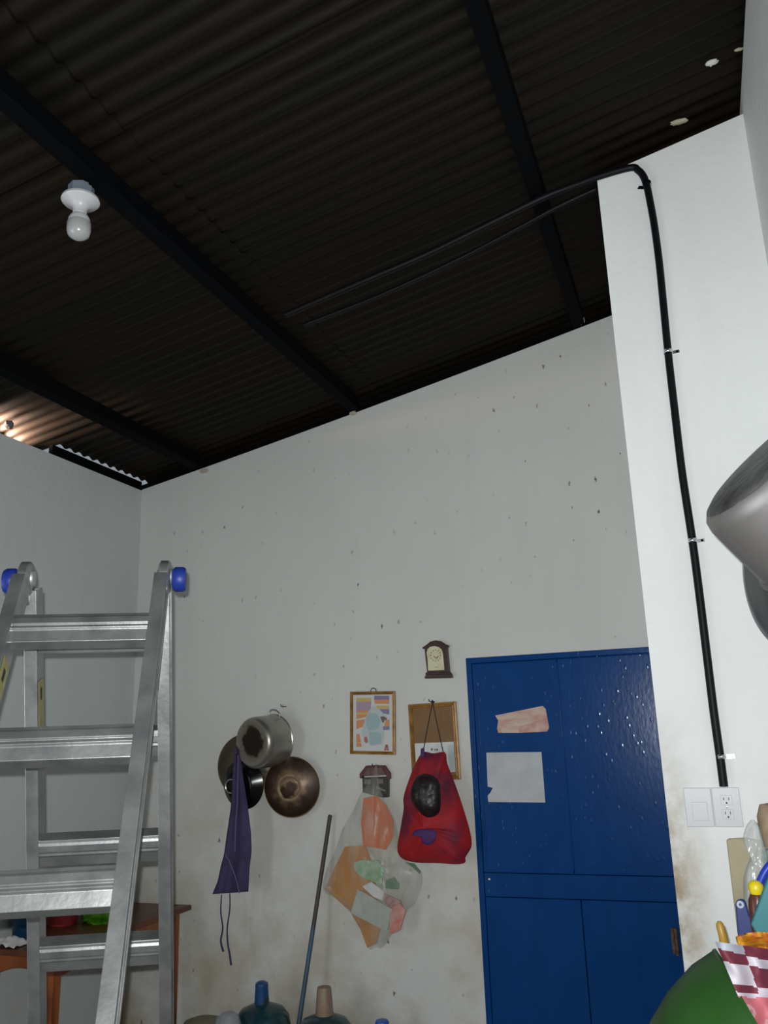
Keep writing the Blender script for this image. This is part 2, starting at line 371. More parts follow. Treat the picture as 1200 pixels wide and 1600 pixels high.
# smooth the path
def cr(P, k=6):
    out = []
    for i in range(len(P) - 1):
        p0, p1, p2, p3 = P[max(i - 1, 0)], P[i], P[i + 1], P[min(i + 2, len(P) - 1)]
        for q in range(k):
            t_ = q / k; out.append(0.5 * ((2 * p1) + (p2 - p0) * t_ + (2 * p0 - 5 * p1 + 4 * p2 - p3) * t_ * t_ + (3 * p1 - p0 - 3 * p2 + p3) * t_ ** 3))
    return out + [P[-1]]
h2 = [roof_hit(*q, -.014) for q in ((475, 508), (590, 463), (700, 413), (790, 367), (868, 325), (930, 296))]  # thin tube standing in for the second dark line below the hose
tag(MB().tube(cr(h2), .010, 10).build('dark_line', BLK, smooth=True), 'thinner dark line under the roof, running just below the black hose', 'cable')
tag(MB().tube(cr(hs), .0135, 12).build('black_hose', BLK, smooth=True), 'black plastic conduit running under the roof and down the white wall to the outlet', 'conduit')
CLIP = mat('bright_clip', (0.70, 0.72, 0.74), 0.22, 0.9)
for px, py, side, lb in ((1011, 290, -1, 'dark metal clip at the bend of the black hose under the roof'), (1044, 552, 1, 'metal clip holding the black hose, second from the top'),
                     (1082, 846, 1, 'metal clip holding the black hose beside the hanging pot'), (1127, 1182, 1, 'shiny metal clip on the black hose just above the outlet')):
    c = at(px, py, YP); t = thing('hose_clip', c, lb, 'clip', None)
    tilt = math.radians(-3 if side > 0 else 18)
    ring = [(.0148 * math.cos(a), -.0285 + .0148 - .0148 + .0 - .0) for a in (0,)]
    mb = MB(); V = []; n = 12
    for k in range(n + 1):
        a = PI * k / n
        for dz in (-.006, .006):
            V.append(Vector((c.x + .0155 * math.cos(a), YP - .012 - .0175 * math.sin(a) if 0 < k < n else YP - .001, c.z + dz)))
    mb.add(V, [(2 * k, 2 * k + 1, 2 * k + 3, 2 * k + 2) for k in range(n)]); mb.build('strap', BLACKST if side < 0 else CLIP, t, smooth=True, solid=.0012)
    R = Matrix.Rotation(tilt, 3, 'Y')
    MB().box((c.x + side * (.027 if side > 0 else .020), YP - .0015, c.z - (side < 0) * .004), (.024, .003, .012), R).build('tab', BLACKST if side < 0 else CLIP, t)
    MB().lathe([(0, .004), (.003, .0035), (.0045, 0)], (c.x + side * .031, YP - .003, c.z - (side < 0) * .005), (0, -1, 0), 10).build('screw_head', CLIP if py > 1100 else BLACKST, t, smooth=True)
# ---------------------------------------------------------------- door
dr = bpy.data.objects.new('door_1', None); C.objects.link(dr); dr.location = ((DX0 + DX1) / 2, D, 0); dr['_o'] = list(dr.location)
struct(dr, 'glossy dark blue metal door with two papers stuck on it', 'door')
yf = D - .004
fw = .028
mb = MB(); mb.box((DX0 + fw / 2, D + .02, DZ / 2), (fw, .05, DZ)); mb.box((DX1 - fw / 2, D + .02, DZ / 2), (fw, .05, DZ)); mb.box(((DX0 + DX1) / 2, D + .02, DZ - fw / 2), (DX1 - DX0 - 2 * fw - .0005, .05, fw))
mb.build('door_frame', BLUE, dr, bevel=.003)
xa, xb = DX0 + fw + .002, DX1 - fw - .002
zt = DZ - fw - .003
zm1 = at(900, 1366, D).z; zm0 = at(905, 1406, D).z
xm = at(888, 1250, D).x - .0
for nm, (x0, x1, z0, z1) in (('upper_panel', (xa, xm - .0015, zm1, zt)), ('upper_panel', (xm + .0015, xb, zm1, zt)), ('lower_panel', (xa, xm + .018, .02, zm0)), ('lower_panel', (xm + .021, xb, .02, zm0))):
    MB().box(((x0 + x1) / 2, D + .012, (z0 + z1) / 2), (x1 - x0, .03, z1 - z0)).build(nm, BLUE, dr, bevel=.003)
MB().box(((xa + xb) / 2, D + .0135, (zm0 + zm1) / 2), (xb - xa, .03, zm1 - zm0 - .005)).build('middle_rail', BLUE, dr, bevel=.002)
MB().box(((DX0 + DX1) / 2, D + .036, DZ / 2), (DX1 - DX0 - .001, .010, DZ - .002)).build('back_sheet', BLUE, dr)
MB().box((xa + .018, D - .0035, (zt + zm1) / 2), (.006, .004, zt - zm1 - .02)).build('edge_bead', BLUE, dr, bevel=.0015)
MB().box((xm, D - .003, (zt + zm1) / 2), (.006, .005, zt - zm1 - .03)).build('centre_bead', BLUE, dr, bevel=.002)
RUSTY = mat('rusty_hinge', (0.07, 0.035, 0.02), 0.7, 0.3, col2=(0.14, 0.09, 0.07), nscale=60)
hz = at(1057, 1472, D - .02)
h = MB().tube([(hz.x, D - .012, hz.z - .055), (hz.x, D - .012, hz.z + .055)], .009, 10).build('hinge', RUSTY, dr, smooth=True); h['label'] = 'brown rusty hinge'
MB().box((hz.x - .012, D - .004, hz.z), (.018, .003, .10)).build('hinge_leaf', RUSTY, h)
MB().lathe([(0, .004), (.005, .003), (.006, 0)], at(765, 1374, D - .003), (0, -1, 0), 10).build('rivet', STEEL, dr, smooth=True)
MB().lathe([(0, .004), (.005, .003), (.006, 0)], at(1020, 1389, D - .003), (0, -1, 0), 10).build('rivet', BLUE, dr, smooth=True)
nt = BLUE.node_tree; N_ = nt.nodes; L_ = nt.links; bs = N_['Principled BSDF']
tc_ = N_.new('ShaderNodeTexCoord'); vo = N_.new('ShaderNodeTexVoronoi'); vo.inputs['Scale'].default_value = 30
mp_ = N_.new('ShaderNodeMapping'); mp_.inputs['Scale'].default_value = (1, 1, .55); L_.new(tc_.outputs['Object'], mp_.inputs[0]); L_.new(mp_.outputs[0], vo.inputs['Vector'])
rr = N_.new('ShaderNodeValToRGB'); rr.color_ramp.elements[0].position = 0.02; rr.color_ramp.elements[1].position = .20; rr.color_ramp.elements[0].color = (1, 1, 1, 1); rr.color_ramp.elements[1].color = (0, 0, 0, 1)
L_.new(vo.outputs['Distance'], rr.inputs[0])
b2 = N_.new('ShaderNodeBump'); b2.inputs['Strength'].default_value = .25; b2.inputs['Distance'].default_value = .0026; L_.new(rr.outputs[0], b2.inputs['Height'])
old = bs.inputs['Normal'].links[0].from_socket; L_.new(old, b2.inputs['Normal']); L_.new(b2.outputs[0], bs.inputs['Normal'])
bs.inputs['Coat Weight'].default_value = .12; bs.inputs['Coat Roughness'].default_value = .12
L_.new(b2.outputs[0], bs.inputs['Coat Normal'])
# papers on the door
def sheet_thing(name, pxs, Y, mats, label, cat, curl=.004, thick=.0006, seed=0):
    pl = [P2(a, b, Y) for a, b in pxs]; mb = MB()
    mb.xz(pl, Y - thick, Y); return tag(mb.build(name, mats), label, cat)
PAPER_D = mat('door_paper', (0.50, 0.52, 0.54), 0.7, col2=(0.43, 0.45, 0.47), nscale=9)
sheet_thing('paper_sheet', [(760, 1176), (846, 1175), (849, 1214), (852, 1254), (763, 1253), (762, 1243), (766, 1239), (770, 1231), (762, 1229)], D - .0045, PAPER_D, 'blank pale grey paper square stuck on the blue door', 'paper')
pk = thing('torn_poster', at(816, 1145, D - .005), 'torn pink and white paper strip stuck high on the blue door', 'paper')
PINKP = mat('faded_pink_print', (0.58, 0.46, 0.40), 0.7, col2=(0.52, 0.24, 0.18), nscale=9, lo=.42, hi=.7, stretch=(1, 1, 4))
MB().xz([P2(a, b, D) for a, b in ((774, 1118), (848, 1103), (853, 1108), (858, 1136), (856, 1142), (815, 1145), (779, 1145), (777, 1138), (779, 1126))], D - .0052, D - .0044).build('paper', PINKP, pk)
MB().xz([P2(a, b, D) for a, b in ((810, 1136), (855, 1121), (858, 1137), (855, 1143), (812, 1145))], D - .0060, D - .0053).build('red_corner', mat('faded_red_print', (0.50, 0.25, 0.21), .7, col2=(.60, .42, .36), nscale=22), pk)
MB().xz([P2(a, b, D) for a, b in ((777, 1137), (783, 1137), (784, 1145), (779, 1145))], D - .0061, D - .0053).build('yellow_corner', mat('faded_ochre', (0.50, 0.36, 0.16), .7), pk)
# ---------------------------------------------------------------- switch and outlet plates
ca = at(1094, 1261, YP); cb = at(1138, 1261, YP)
gap = .0395
mid = (at(1114, 1261, YP))
zc = at(1115, 1261, YP).z; hh = .118; wdt = .082
for nm, cx, lb in (('switch_plate', mid.x - wdt / 2 - .001, 'grey white blank wall plate left of the outlet'), ('outlet_plate', mid.x + wdt / 2 + .001, 'white double power outlet plate under the black hose')):
    t = thing(nm, (cx, YP, zc - hh / 2), lb, 'switch' if nm[0] == 's' else 'outlet')
    MB().box((cx, YP - .004, zc), (wdt, .008, hh)).build('plate', WHITEP, t, bevel=.002)
    if nm[0] == 's':
        MB().box((cx + .002, YP - .0088, zc - .012), (.046, .002, .056)).build('rocker', WHITEP, t, bevel=.001)
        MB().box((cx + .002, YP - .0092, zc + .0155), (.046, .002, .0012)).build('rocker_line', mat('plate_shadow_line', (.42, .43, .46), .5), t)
    else:
        for dz in (.021, -.021):
            MB().box((cx, YP - .0085, zc + dz), (.034, .002, .030)).build('socket', WHITEP, t, bevel=.001)
            mb = MB()
            for dx in (-.0075, .0075): mb.box((cx + dx, YP - .0098, zc + dz + .004), (.0022, .0012, .008))
            mb.lathe([(0, .0006), (.0028, .0006), (.0028, -.0006)], (cx, YP - .0098, zc + dz - .008), (0, -1, 0), 10)
            mb.build('slots', INK, t)
        MB().lathe([(0, .001), (.003, .0005), (.003, 0)], (cx, YP - .008, zc), (0, -1, 0), 10).build('screw', STEEL, t)
# ---------------------------------------------------------------- ladder
lt = Vector((-1.3624, 1.6923, .388 + EYE)); psi, LW, AF, AB, d1, d2, OF, S1, S2 = .4799, .3248, .5454, .2877, .1744, .143, .037, .2916, .266
uu = Vector((math.cos(psi), math.sin(psi), 0)); nn = Vector((math.sin(psi), -math.cos(psi), 0))
FD = nn * math.sin(AF) - Vector((0, 0, 1)) * math.cos(AF); BD = -nn * math.sin(AB) - Vector((0, 0, 1)) * math.cos(AB)
ladder = thing('folding_ladder', (lt.x, lt.y, 0), 'aluminium folding ladder standing open, with blue hinge knobs, at the left', 'ladder')
LAB_Y = mat('yellow_sticker', (0.24, 0.21, 0.04), 0.5, col2=(0.30, 0.28, 0.17), nscale=60)
GREYHUB = mat('cast_hinge', (0.34, 0.36, 0.35), 0.35, 0.8, col2=(0.22, 0.23, 0.23), nscale=30)
FOOT = mat('black_rubber', (0.02, 0.02, 0.02), 0.8)
def railprof(sgn):   # channel section in (u, m); opens to the outer side
    a, b, t_ = .015, .031, .003; s = sgn
    return [(-a * s, -b), (a * s, -b), (a * s, -b + .011), ((a - t_) * s, -b + .011), ((a - t_) * s, -b + t_), ((-a + t_) * s, -b + t_), ((-a + t_) * s, b - t_), ((a - t_) * s, b - t_), ((a - t_) * s, b - .011), (a * s, b - .011), (a * s, b), (-a * s, b)]
for sec, dr_, off, dd, SS, nm_ in (('front', FD, OF, d1, S1, 1), ('rear', BD, -OF, d2, S2, -1)):
    mdir = uu.cross(dr_).normalized()
    if mdir.dot(nn) < 0: mdir = -mdir          # outward normal of the section, towards the camera side for the front one
    st = lt + nn * off
    Ltot = st.z / -dr_.z - .02
    wv = LW + (.0 if nm_ > 0 else -.008)
    for s in (-1, 1):
        c = st + uu * s * wv / 2
        start = .02
        poly = [c + uu * a + mdir * b for a, b in railprof(s)]
        rl = MB().ext(poly, dr_ * start, dr_ * Ltot).build('rail', ALU, ladder, bevel=.0012)
        fc = c + dr_ * (Ltot - .02)
        MB().ext([fc + uu * a + mdir * b for a, b in ((-.019, -.035), (.019, -.035), (.019, .035), (-.019, .035))], dr_ * -.03, dr_ * .028).build('rubber_foot', FOOT, rl)
        if s < 0:
            lp = c + uu * .0158 + dr_ * (.25 if nm_ > 0 else .245) 
            MB().ext([lp + mdir * -.022, lp + mdir * .022, lp + mdir * .022 + uu * .0006, lp + mdir * -.022 + uu * .0006], (0, 0, 0), dr_ * (.15)).build('sticker', LAB_Y, rl)
            MB().ext([lp + mdir * -.007 + uu * .0008, lp + mdir * .007 + uu * .0008, lp + mdir * .007 + uu * .0012, lp + mdir * -.007 + uu * .0012], dr_ * .02, dr_ * .05).build('sticker_mark', INK, rl)
    k = 0
    while dd + k * SS < Ltot - .1:
        c = st + dr_ * (dd + k * SS)
        # rung profile in (m, v): ribbed front face
        v_ = .035; q = [(.030, -v_), (.031, -.028), (.034, -.022), (.034, -.006), (.030, -.003), (.031, .004), (.026, .008), (.020, v_), (-.010, v_), (-.024, .02), (-.026, -.010), (-.020, -v_)]
        poly = [c + mdir * (a - .004) + dr_ * b_ for a, b_ in q]
        he = wv / 2 - .012
        rg = MB().ext(poly, uu * -he, uu * he).build('rung', ALU, ladder, bevel=.0012)
        k += 1
for s in (-1, 1):
    c = lt + uu * s * (LW / 2 + .002)
    h = MB().lathe([(0, -.014), (.034, -.014), (.041, -.009), (.041, .009), (.034, .014), (0, .014)], c, uu, 28).build('hinge_disc', GREYHUB, ladder, smooth=True)
    MB().lathe([(0, -.019), (.018, -.019), (.022, -.013), (.022, .013), (.018, .019), (0, .019)], c, uu, 20).build('hinge_boss', ALU_D, h, smooth=True)
    for dr_, off in ((FD, OF), (BD, -OF)):
        a = c + (nn * off) + dr_ * .09
        ax = (a - c).normalized(); side = uu.cross(ax)
        MB().ext([c - ax * .005 + side * .024, c - ax * .005 - side * .024, c + ax * .12 - side * .013, c + ax * .12 + side * .013], uu * -.005, uu * .005).build('hinge_arm', GREYHUB, h, bevel=.002)
    kc = c + uu * s * .011 - Vector((0, 0, .006))
    MB().lathe([(0, -.004), (.014, -.004), (.014, .006), (.026, .008), (.031, .014), (.031, .032), (.027, .039), (0, .041)], kc, uu * s, 20).build('knob', KNOB, ladder, smooth=True)
# ---------------------------------------------------------------- table with things on it
TX1, TY0, TY1, TZ = -2.63, 3.14, 4.15, EYE - .84
t = thing('wooden_table', ((TX1 + XL) / 2, (TY0 + TY1) / 2, 0), 'orange varnished wooden table behind the ladder, against the left wall', 'table')
WOODT = mat('table_top_wood', (0.15, 0.045, 0.015), 0.4, col2=(0.10, 0.03, 0.010), nscale=5, stretch=(5, 1, 1))
MB().box(((TX1 + XL + .02) / 2, (TY0 + TY1) / 2, TZ - .0125), (TX1 - XL - .02, TY1 - TY0, .025)).build('tabletop', WOODT, t, bevel=.005)
def apron(p0, p1, hgt=.09, arch=.035):
    p0 = Vector(p0); p1 = Vector(p1); d = (p1 - p0); n = 14; poly = [p0, p1]
    for i in range(n + 1):
        q = i / n; poly.append(p1 - d * q + Vector((0, 0, -hgt + arch * max(0, math.sin(PI * min(1, max(0, (q - .06) / .88)))))))
    sd = d.cross(Vector((0, 0, 1))).normalized() * .01
    return MB().ext(poly, -sd, sd)
za = TZ - .0255
lx0, lx1, ly0, ly1 = XL + .06, TX1 - .065, TY0 + .06, TY1 - .07
apron((lx1, ly0, za), (lx1, ly1, za)).build('table_apron', WOOD, t, bevel=.002)
apron((lx0, ly0, za), (lx1, ly0, za)).build('table_apron', WOOD, t, bevel=.002)
apron((lx0, ly0, za), (lx0, ly1, za)).build('table_apron', WOOD, t, bevel=.002)
apron((lx0, ly1, za), (lx1, ly1, za)).build('table_apron', WOOD, t, bevel=.002)
for x in (lx0, lx1):
    for y in (ly0, ly1):
        mb = MB(); V = []
        for z, a in ((za, .024), (.35, .023), (0, .016)):
            V += [Vector((x + sx * a, y + sy * a, z)) for sx, sy in ((-1, -1), (1, -1), (1, 1), (-1, 1))]
        mb.add(V, [(0, 1, 2, 3), (8, 9, 10, 11)] + [(j * 4 + i, j * 4 + (i + 1) % 4, j * 4 + 4 + (i + 1) % 4, j * 4 + 4 + i) for j in range(2) for i in range(4)])
        mb.build('leg', WOOD, t, bevel=.003)
def ontable(px, Yt): p = at(px, 1450, Yt); return Vector((p.x, Yt, TZ))
# blue bowl, red tub, crumpled green bag, white napkin
bc = Vector((XL + .083, 3.36, TZ))
tag(MB().lathe([(0, 0), (.05, .0), (.055, .01), (.070, .125), (.075, .128), (.073, .134), (.068, .13), (.052, .014), (0, .008)], bc, n=36).build('plastic_bowl', mat('dark_blue_plastic', (0.006, 0.045, 0.10), .35), smooth=True), 'dark blue plastic bowl on the wooden table behind the ladder', 'bowl')
rc = ontable(97, 3.62)
tag(MB().lathe([(0, 0), (.064, 0), (.068, .006), (.083, .135), (.088, .138), (.088, .144), (.079, .143), (.064, .010), (0, .006)], rc, n=36).build('plastic_tub', mat('coral_plastic', (0.62, 0.075, 0.085), .4), smooth=True), 'coral red plastic tub on the wooden table behind the ladder', 'tub')
GRN = mat('lime_plastic', (0.16, 0.50, 0.02), 0.4, col2=(0.07, 0.28, 0.01), nscale=25)
gc = ontable(156, 3.68)
t = thing('crumpled_bag', gc, 'lime green crumpled plastic bag on the table beside the red tub', 'bag')
for i, (dx, dy, dz, rr, sc) in enumerate(((0, 0, .050, .062, 1), (-.07, .02, .035, .040, 2), (.065, .0, .045, .045, 3), (.01, -.03, .085, .040, 5))):
    mb = MB(); n, k = 26, 16; V = []; c0 = gc + Vector((dx, dy, dz))
    for j in range(k + 1):
        for q in range(n):
            th = PI * j / k; ph = 2 * PI * q / n; e = Vector((math.sin(th) * math.cos(ph), math.sin(th) * math.sin(ph), math.cos(th)))
            p = c0 + e * rr * (1 + .55 * abs(noise.noise(e * 2.6 + Vector((sc * 7, 0, 0)))) - .16 + .25 * abs(math.sin(5 * noise.noise(e * 1.8 + Vector((sc, 3, 0))))))
            p.z = max(p.z, TZ + .0005); V.append(p)
    mb.add(V, [(j * n + q, j * n + (q + 1) % n, (j + 1) * n + (q + 1) % n, (j + 1) * n + q) for j in range(k) for q in range(n)])
    mb.build('fold', GRN, t, smooth=50)
nc = ontable(24, 3.20); mb = MB()
mb.grid(lambda u, v: Vector((nc.x - .085 + .13 * u, nc.y - .05 + .11 * v, TZ + .004 + .022 * abs(noise.noise(Vector((u * 3, v * 3, 4)))) + .03 * math.sin(PI * u) * math.sin(PI * v))), 18, 14)
tag(mb.build('paper_napkin', mat('napkin', (0.62, 0.60, 0.60), .8), solid=.001, smooth=60), 'crumpled white napkin at the near edge of the wooden table', 'napkin')
# ---------------------------------------------------------------- pots on the back wall
SOOT = mat('sooty_aluminium', (0.30, 0.29, 0.25), 0.42, 0.6, col2=(0.42, 0.40, 0.35), nscale=9)
BURN = mat('burnt_soot', (0.020, 0.010, 0.006), 0.7, 0.1, col2=(0.07, 0.04, 0.025), nscale=30, bump=.3)
BROWNT = mat('worn_brown_tin', (0.115, 0.088, 0.058), 0.42, 0.55, col2=(0.075, 0.058, 0.040), nscale=7)
def hook(px, py, Y, label, name='wall_nail', r=.0025, ln=.05):
    c = at(px, py, Y); return tag(MB().tube([c + Vector((0, .03, 0)), c + Vector((0, -ln, 0)), c + Vector((0, -ln - .004, .010))], r, 8).build(name, mat('nail_iron', (.06, .05, .045), .5, .5), smooth=True), label, 'nail')
# big brown griddle at the back
c = at(379, 1197, 4.16)
t = thing('griddle_pan', (c.x, D, c.z - .19), 'large dull brown round tin pan hanging behind the aluminium pot', 'pan')
MB().lathe([(0, .006), (.09, .008), (.142, .004), (.160, -.010), (.165, -.014), (.162, -.017), (.138, -.004), (.09, 0), (0, 0)], c + Vector((0, .008, 0)), (0, -1, 0), 48).build('dish', BROWNT, t, smooth=True)
# black frying pan
c = at(378, 1226, 4.10); fax = Vector((-.10, -1, -.06)).normalized()
t = thing('frying_pan', (c.x, 4.14, c.z - .125), 'glossy black frying pan hanging in front of the brown tin pan', 'pan')
BLKG = mat('black_enamel', (0.004, 0.004, 0.005), 0.2, 0.0, spec=.3)
MB().lathe([(0, .030), (.072, .030), (.082, .026), (.122, -.012), (.126, -.014), (.124, -.018), (.118, -.014), (.078, .022), (0, .026)], c, fax, 44).build('pan_body', BLKG, t, smooth=True)
MB().lathe([(.030, .0305), (.034, .033), (.038, .0305)], c + Vector((-.045, 0, -.005)), fax, 24).build('steel_ring', STEEL, t, smooth=True)
a = c + Vector((.0, .0, .10)); MB().tube([a, a + Vector((.01, -.01, .05)), a + Vector((.02, -.005, .12))], [.010, .011, .008], 10).build('handle', BLKG, t, smooth=True)
# brown stained lid with ring marks
c = at(455, 1230, 4.13); lax = Vector((.12, -1, -.05)).normalized()
t = thing('stained_lid', (c.x, D, c.z - .15), 'burnt brown round metal lid hanging lower right of the aluminium pot', 'lid')
LIDM = bpy.data.materials.new('burnt_lid'); LIDM.use_nodes = True
def burnt(m, cen, stops, base_m=.55, rough=.38, nz=.05):
    nt = m.node_tree; N = nt.nodes; L = nt.links; b = N['Principled BSDF']; b.inputs['Metallic'].default_value = base_m; b.inputs['Roughness'].default_value = rough
    geo = N.new('ShaderNodeTexCoord'); vd = N.new('ShaderNodeVectorMath'); vd.operation = 'DISTANCE'; vd.inputs[1].default_value = cen; L.new(geo.outputs['Object'], vd.inputs[0])
    n = N.new('ShaderNodeTexNoise'); n.inputs['Scale'].default_value = 22; n.inputs['Detail'].default_value = 5; L.new(geo.outputs['Object'], n.inputs['Vector'])
    a1 = N.new('ShaderNodeMath'); a1.operation = 'MULTIPLY_ADD'; a1.inputs[1].default_value = nz; L.new(n.outputs['Fac'], a1.inputs[0]); L.new(vd.outputs['Value'], a1.inputs[2])
    r = N.new('ShaderNodeValToRGB'); el = r.color_ramp.elements
    while len(el) < len(stops): el.new(.5)
    for e, (p, c_) in zip(el, stops): e.position = p; e.color = (*c_, 1)
    m2 = N.new('ShaderNodeMath'); m2.operation = 'MULTIPLY'; m2.inputs[1].default_value = 4.0; L.new(a1.outputs[0], m2.inputs[0]); L.new(m2.outputs[0], r.inputs[0]); L.new(r.outputs[0], b.inputs['Base Color'])
org = Vector(t['_o']); cc = c - org
burnt(LIDM, cc, [(0.0, (.10, .07, .055)), (.19, (.10, .065, .05)), (.25, (.030, .012, .007)), (.37, (.045, .018, .008)), (.44, (.22, .145, .08)), (.52, (.16, .10, .06)), (.60, (.06, .033, .02)), (.72, (.035, .018, .012))], .45, .42, .10)
MB().lathe([(0, .034), (.045, .033), (.052, .030), (.060, .033), (.070, .030), (.110, .018), (.138, .004), (.146, 0), (.148, -.008), (.143, -.010), (.135, -.004), (.07, .020), (0, .026)], c, lax, 48).build('lid_dome', LIDM, t, smooth=True)
MB().lathe([(.142, -.004), (.150, -.002), (.152, -.007), (.146, -.011)], c, lax, 48, close=True).build('rim', mat('brass_rim', (.20, .12, .05), .3, .8), t, smooth=True)
# aluminium pot, base towards the room
c = at(427, 1157, 4.14); pax = Vector((-.32, -1, -.06)).normalized()
t = thing('cooking_pot', (c.x, D, c.z - .14), 'aluminium cooking pot with burnt black base hanging on the back wall', 'pot')
potm = bpy.data.materials.new('pot_base_burnt'); potm.use_nodes = True
basec = c + pax * .155 - Vector(t['_o'])
burnt(potm, basec + Vector((.010, 0, .006)), [(0, (.035, .02, .014)), (.30, (.020, .010, .006)), (.42, (.03, .018, .012)), (.47, (.20, .17, .13)), (.7, (.30, .28, .24))], .5, .5, .07)
POTAL = mat('pot_side_aluminium', (0.40, 0.385, 0.345), 0.34, 0.8, col2=(0.30, 0.29, 0.26), nscale=6, stretch=(1, 1, 1))
MB().lathe([(.130, -.012), (.134, -.012), (.136, -.007), (.132, -.003), (.130, .12), (.128, .138), (.118, .152), (.112, .1545), (.108, .150), (.122, .134), (.125, .12), (.126, -.01)], c, pax, 56, close=True).build('pot_side', POTAL, t, smooth=True)
MB().lathe([(0, .1552), (.06, .1560), (.113, .1548), (.113, .151), (0, .151)], c, pax, 56).build('pot_base', potm, t, smooth=True)
sd1 = pax.cross(Vector((0, 1, .0))).normalized()
upv = Vector((.32, 0, 1)); upv = (upv - pax * upv.dot(pax)).normalized(); rt = pax.cross(upv)
for s in (1, -1):
    e = c + pax * .022 + upv * s * .128
    MB().tube(cr([e + rt * .036, e + rt * .034 + upv * s * .024, e + upv * s * .034, e - rt * .034 + upv * s * .024, e - rt * .036], 4), .0045, 8).build('handle', ALU_D, t, smooth=True)
hook(446, 1104, 4.19, 'iron nail above the aluminium pot')
# purple apron hanging from the pans
APR = mat('purple_cloth', (0.050, 0.036, 0.105), 0.85, col2=(0.034, 0.026, 0.075), nscale=12, bump=.15, bscale=200)
APR2 = mat('apron_trim', (0.16, 0.13, 0.24), 0.8)
t = thing('apron', at(365, 1400, 4.06), 'dark purple apron with two dangling strings hanging from the black pan', 'apron')
ya = 4.02
left = [(367, 1170), (363, 1215), (361, 1260), (355, 1300), (350, 1335), (346, 1350), (340, 1378), (332, 1397)]
right = [(374, 1170), (380, 1215), (387, 1258), (392, 1300), (393, 1330), (390, 1355), (389, 1375), (388, 1393)]
def ribbon2(L_, R_, Y, folds, amp, nu=34, nv=18, seed=0):
    def fn(u, v):
        f = u * (len(L_) - 1); i = min(int(f), len(L_) - 2); q = f - i
        a = Vector(L_[i]) * (1 - q) + Vector(L_[i + 1]) * q; b = Vector(R_[i]) * (1 - q) + Vector(R_[i + 1]) * q
        p = a * (1 - v) + b * v
        yy = Y - amp * (.4 + .8 * u) * math.sin(v * folds * PI + .8 * math.sin(u * 3 + seed)) + .010 * noise.noise(Vector((u * 3, v * 3, seed)))
        return at(p.x, p.y, yy)
    return MB().grid(fn, nu, nv)
ribbon2(left, right, ya, 3.2, .012).build('cloth', APR, t, smooth=60, solid=.0015)
MB().tube([at(a, b, ya - .016) for a, b in ((352, 1336), (358, 1345), (366, 1365), (371, 1380), (374, 1396))], .0022, 6).build('hem_piping', APR2, t, smooth=True)
MB().tube([at(a, b, ya - .014) for a, b in ((372, 1180), (372, 1215), (371, 1250), (368, 1290), (367, 1330))], .0018, 6).build('fold_piping', APR2, t, smooth=True)
for pts_ in ([(346, 1398), (345, 1425), (348, 1450), (345, 1470), (349, 1487)], [(359, 1396), (359, 1420), (355, 1450), (356, 1475), (359, 1492), (361, 1508)]):
    pp = cr([at(a, b, ya) for a, b in pts_], 5)
    MB().tube(pp, [.0028 + .0028 * (i / len(pp)) for i in range(len(pp))], 6).build('string', APR, t, smooth=True)
MB().tube(cr([at(369, 1178, 4.015), at(369, 1170, 4.02), at(371, 1164, 4.04), at(374, 1160, 4.06)], 5), .006, 8).build('neck_loop', APR, t, smooth=True)
# ---------------------------------------------------------------- mantel style clock on the wall
YC = D - .03
t = thing('wall_clock', (at(683, 1058, D).x, D, at(683, 1059, D).z), 'small dark red arched clock with cream dial high beside the door', 'clock')
cs = 4.808
def cz(a, b): return (530 + a / 4.8, 980 + b / 4.8)
body = [cz(*q) for q in ((640, 385), (640, 372), (652, 352), (658, 330), (648, 250), (640, 165), (622, 160), (622, 152), (655, 130), (680, 108), (720, 98), (760, 104), (795, 128), (818, 134), (820, 142), (808, 155), (815, 230), (824, 330), (840, 350), (846, 372), (845, 380))]
mb = MB(); mb.xz([P2(a, b, YC) for a, b in body], YC, D - .001); mb.build('case', DKWOOD, t, bevel=.004)
dl = [(668, 326), (664, 250), (656, 190), (664, 165), (682, 148), (716, 141), (750, 150), (770, 168), (778, 190), (784, 250), (791, 322)]
MB().xz([P2(*cz(*q), YC) for q in dl], YC - .004, YC + .004).build('dial', DIAL, t, bevel=.001)
mb = MB()
dc = Vector((722, 212)); 
for i in range(12):
    a = 2 * PI * i / 12; p = at(*cz(dc.x + 38 * math.sin(a), dc.y - 42 * math.cos(a)), YC - .0042); mb.box(p, (.004, .001, .005))
mb.build('hour_marks', INK, t)
hc = at(*cz(728, 235), YC - .005)
for nm, e, wd in (('hour_hand', (742, 218), .004), ('minute_hand', (708, 216), .0025)):
    p = at(*cz(*e), YC - .006); MB().tube([hc, p], wd / 2, 6).build(nm, INK, t)
MB().xz([P2(*cz(*q), YC) for q in ((650, 340), (838, 336), (845, 352), (648, 356))], YC - .006, YC + .002).build('plinth_moulding', DKWOOD, t, bevel=.002)
MB().box(at(*cz(728, 300), YC - .0045), (.020, .0006, .003)).build('small_mark', mat('dial_ochre', (.35, .28, .10), .6), t)
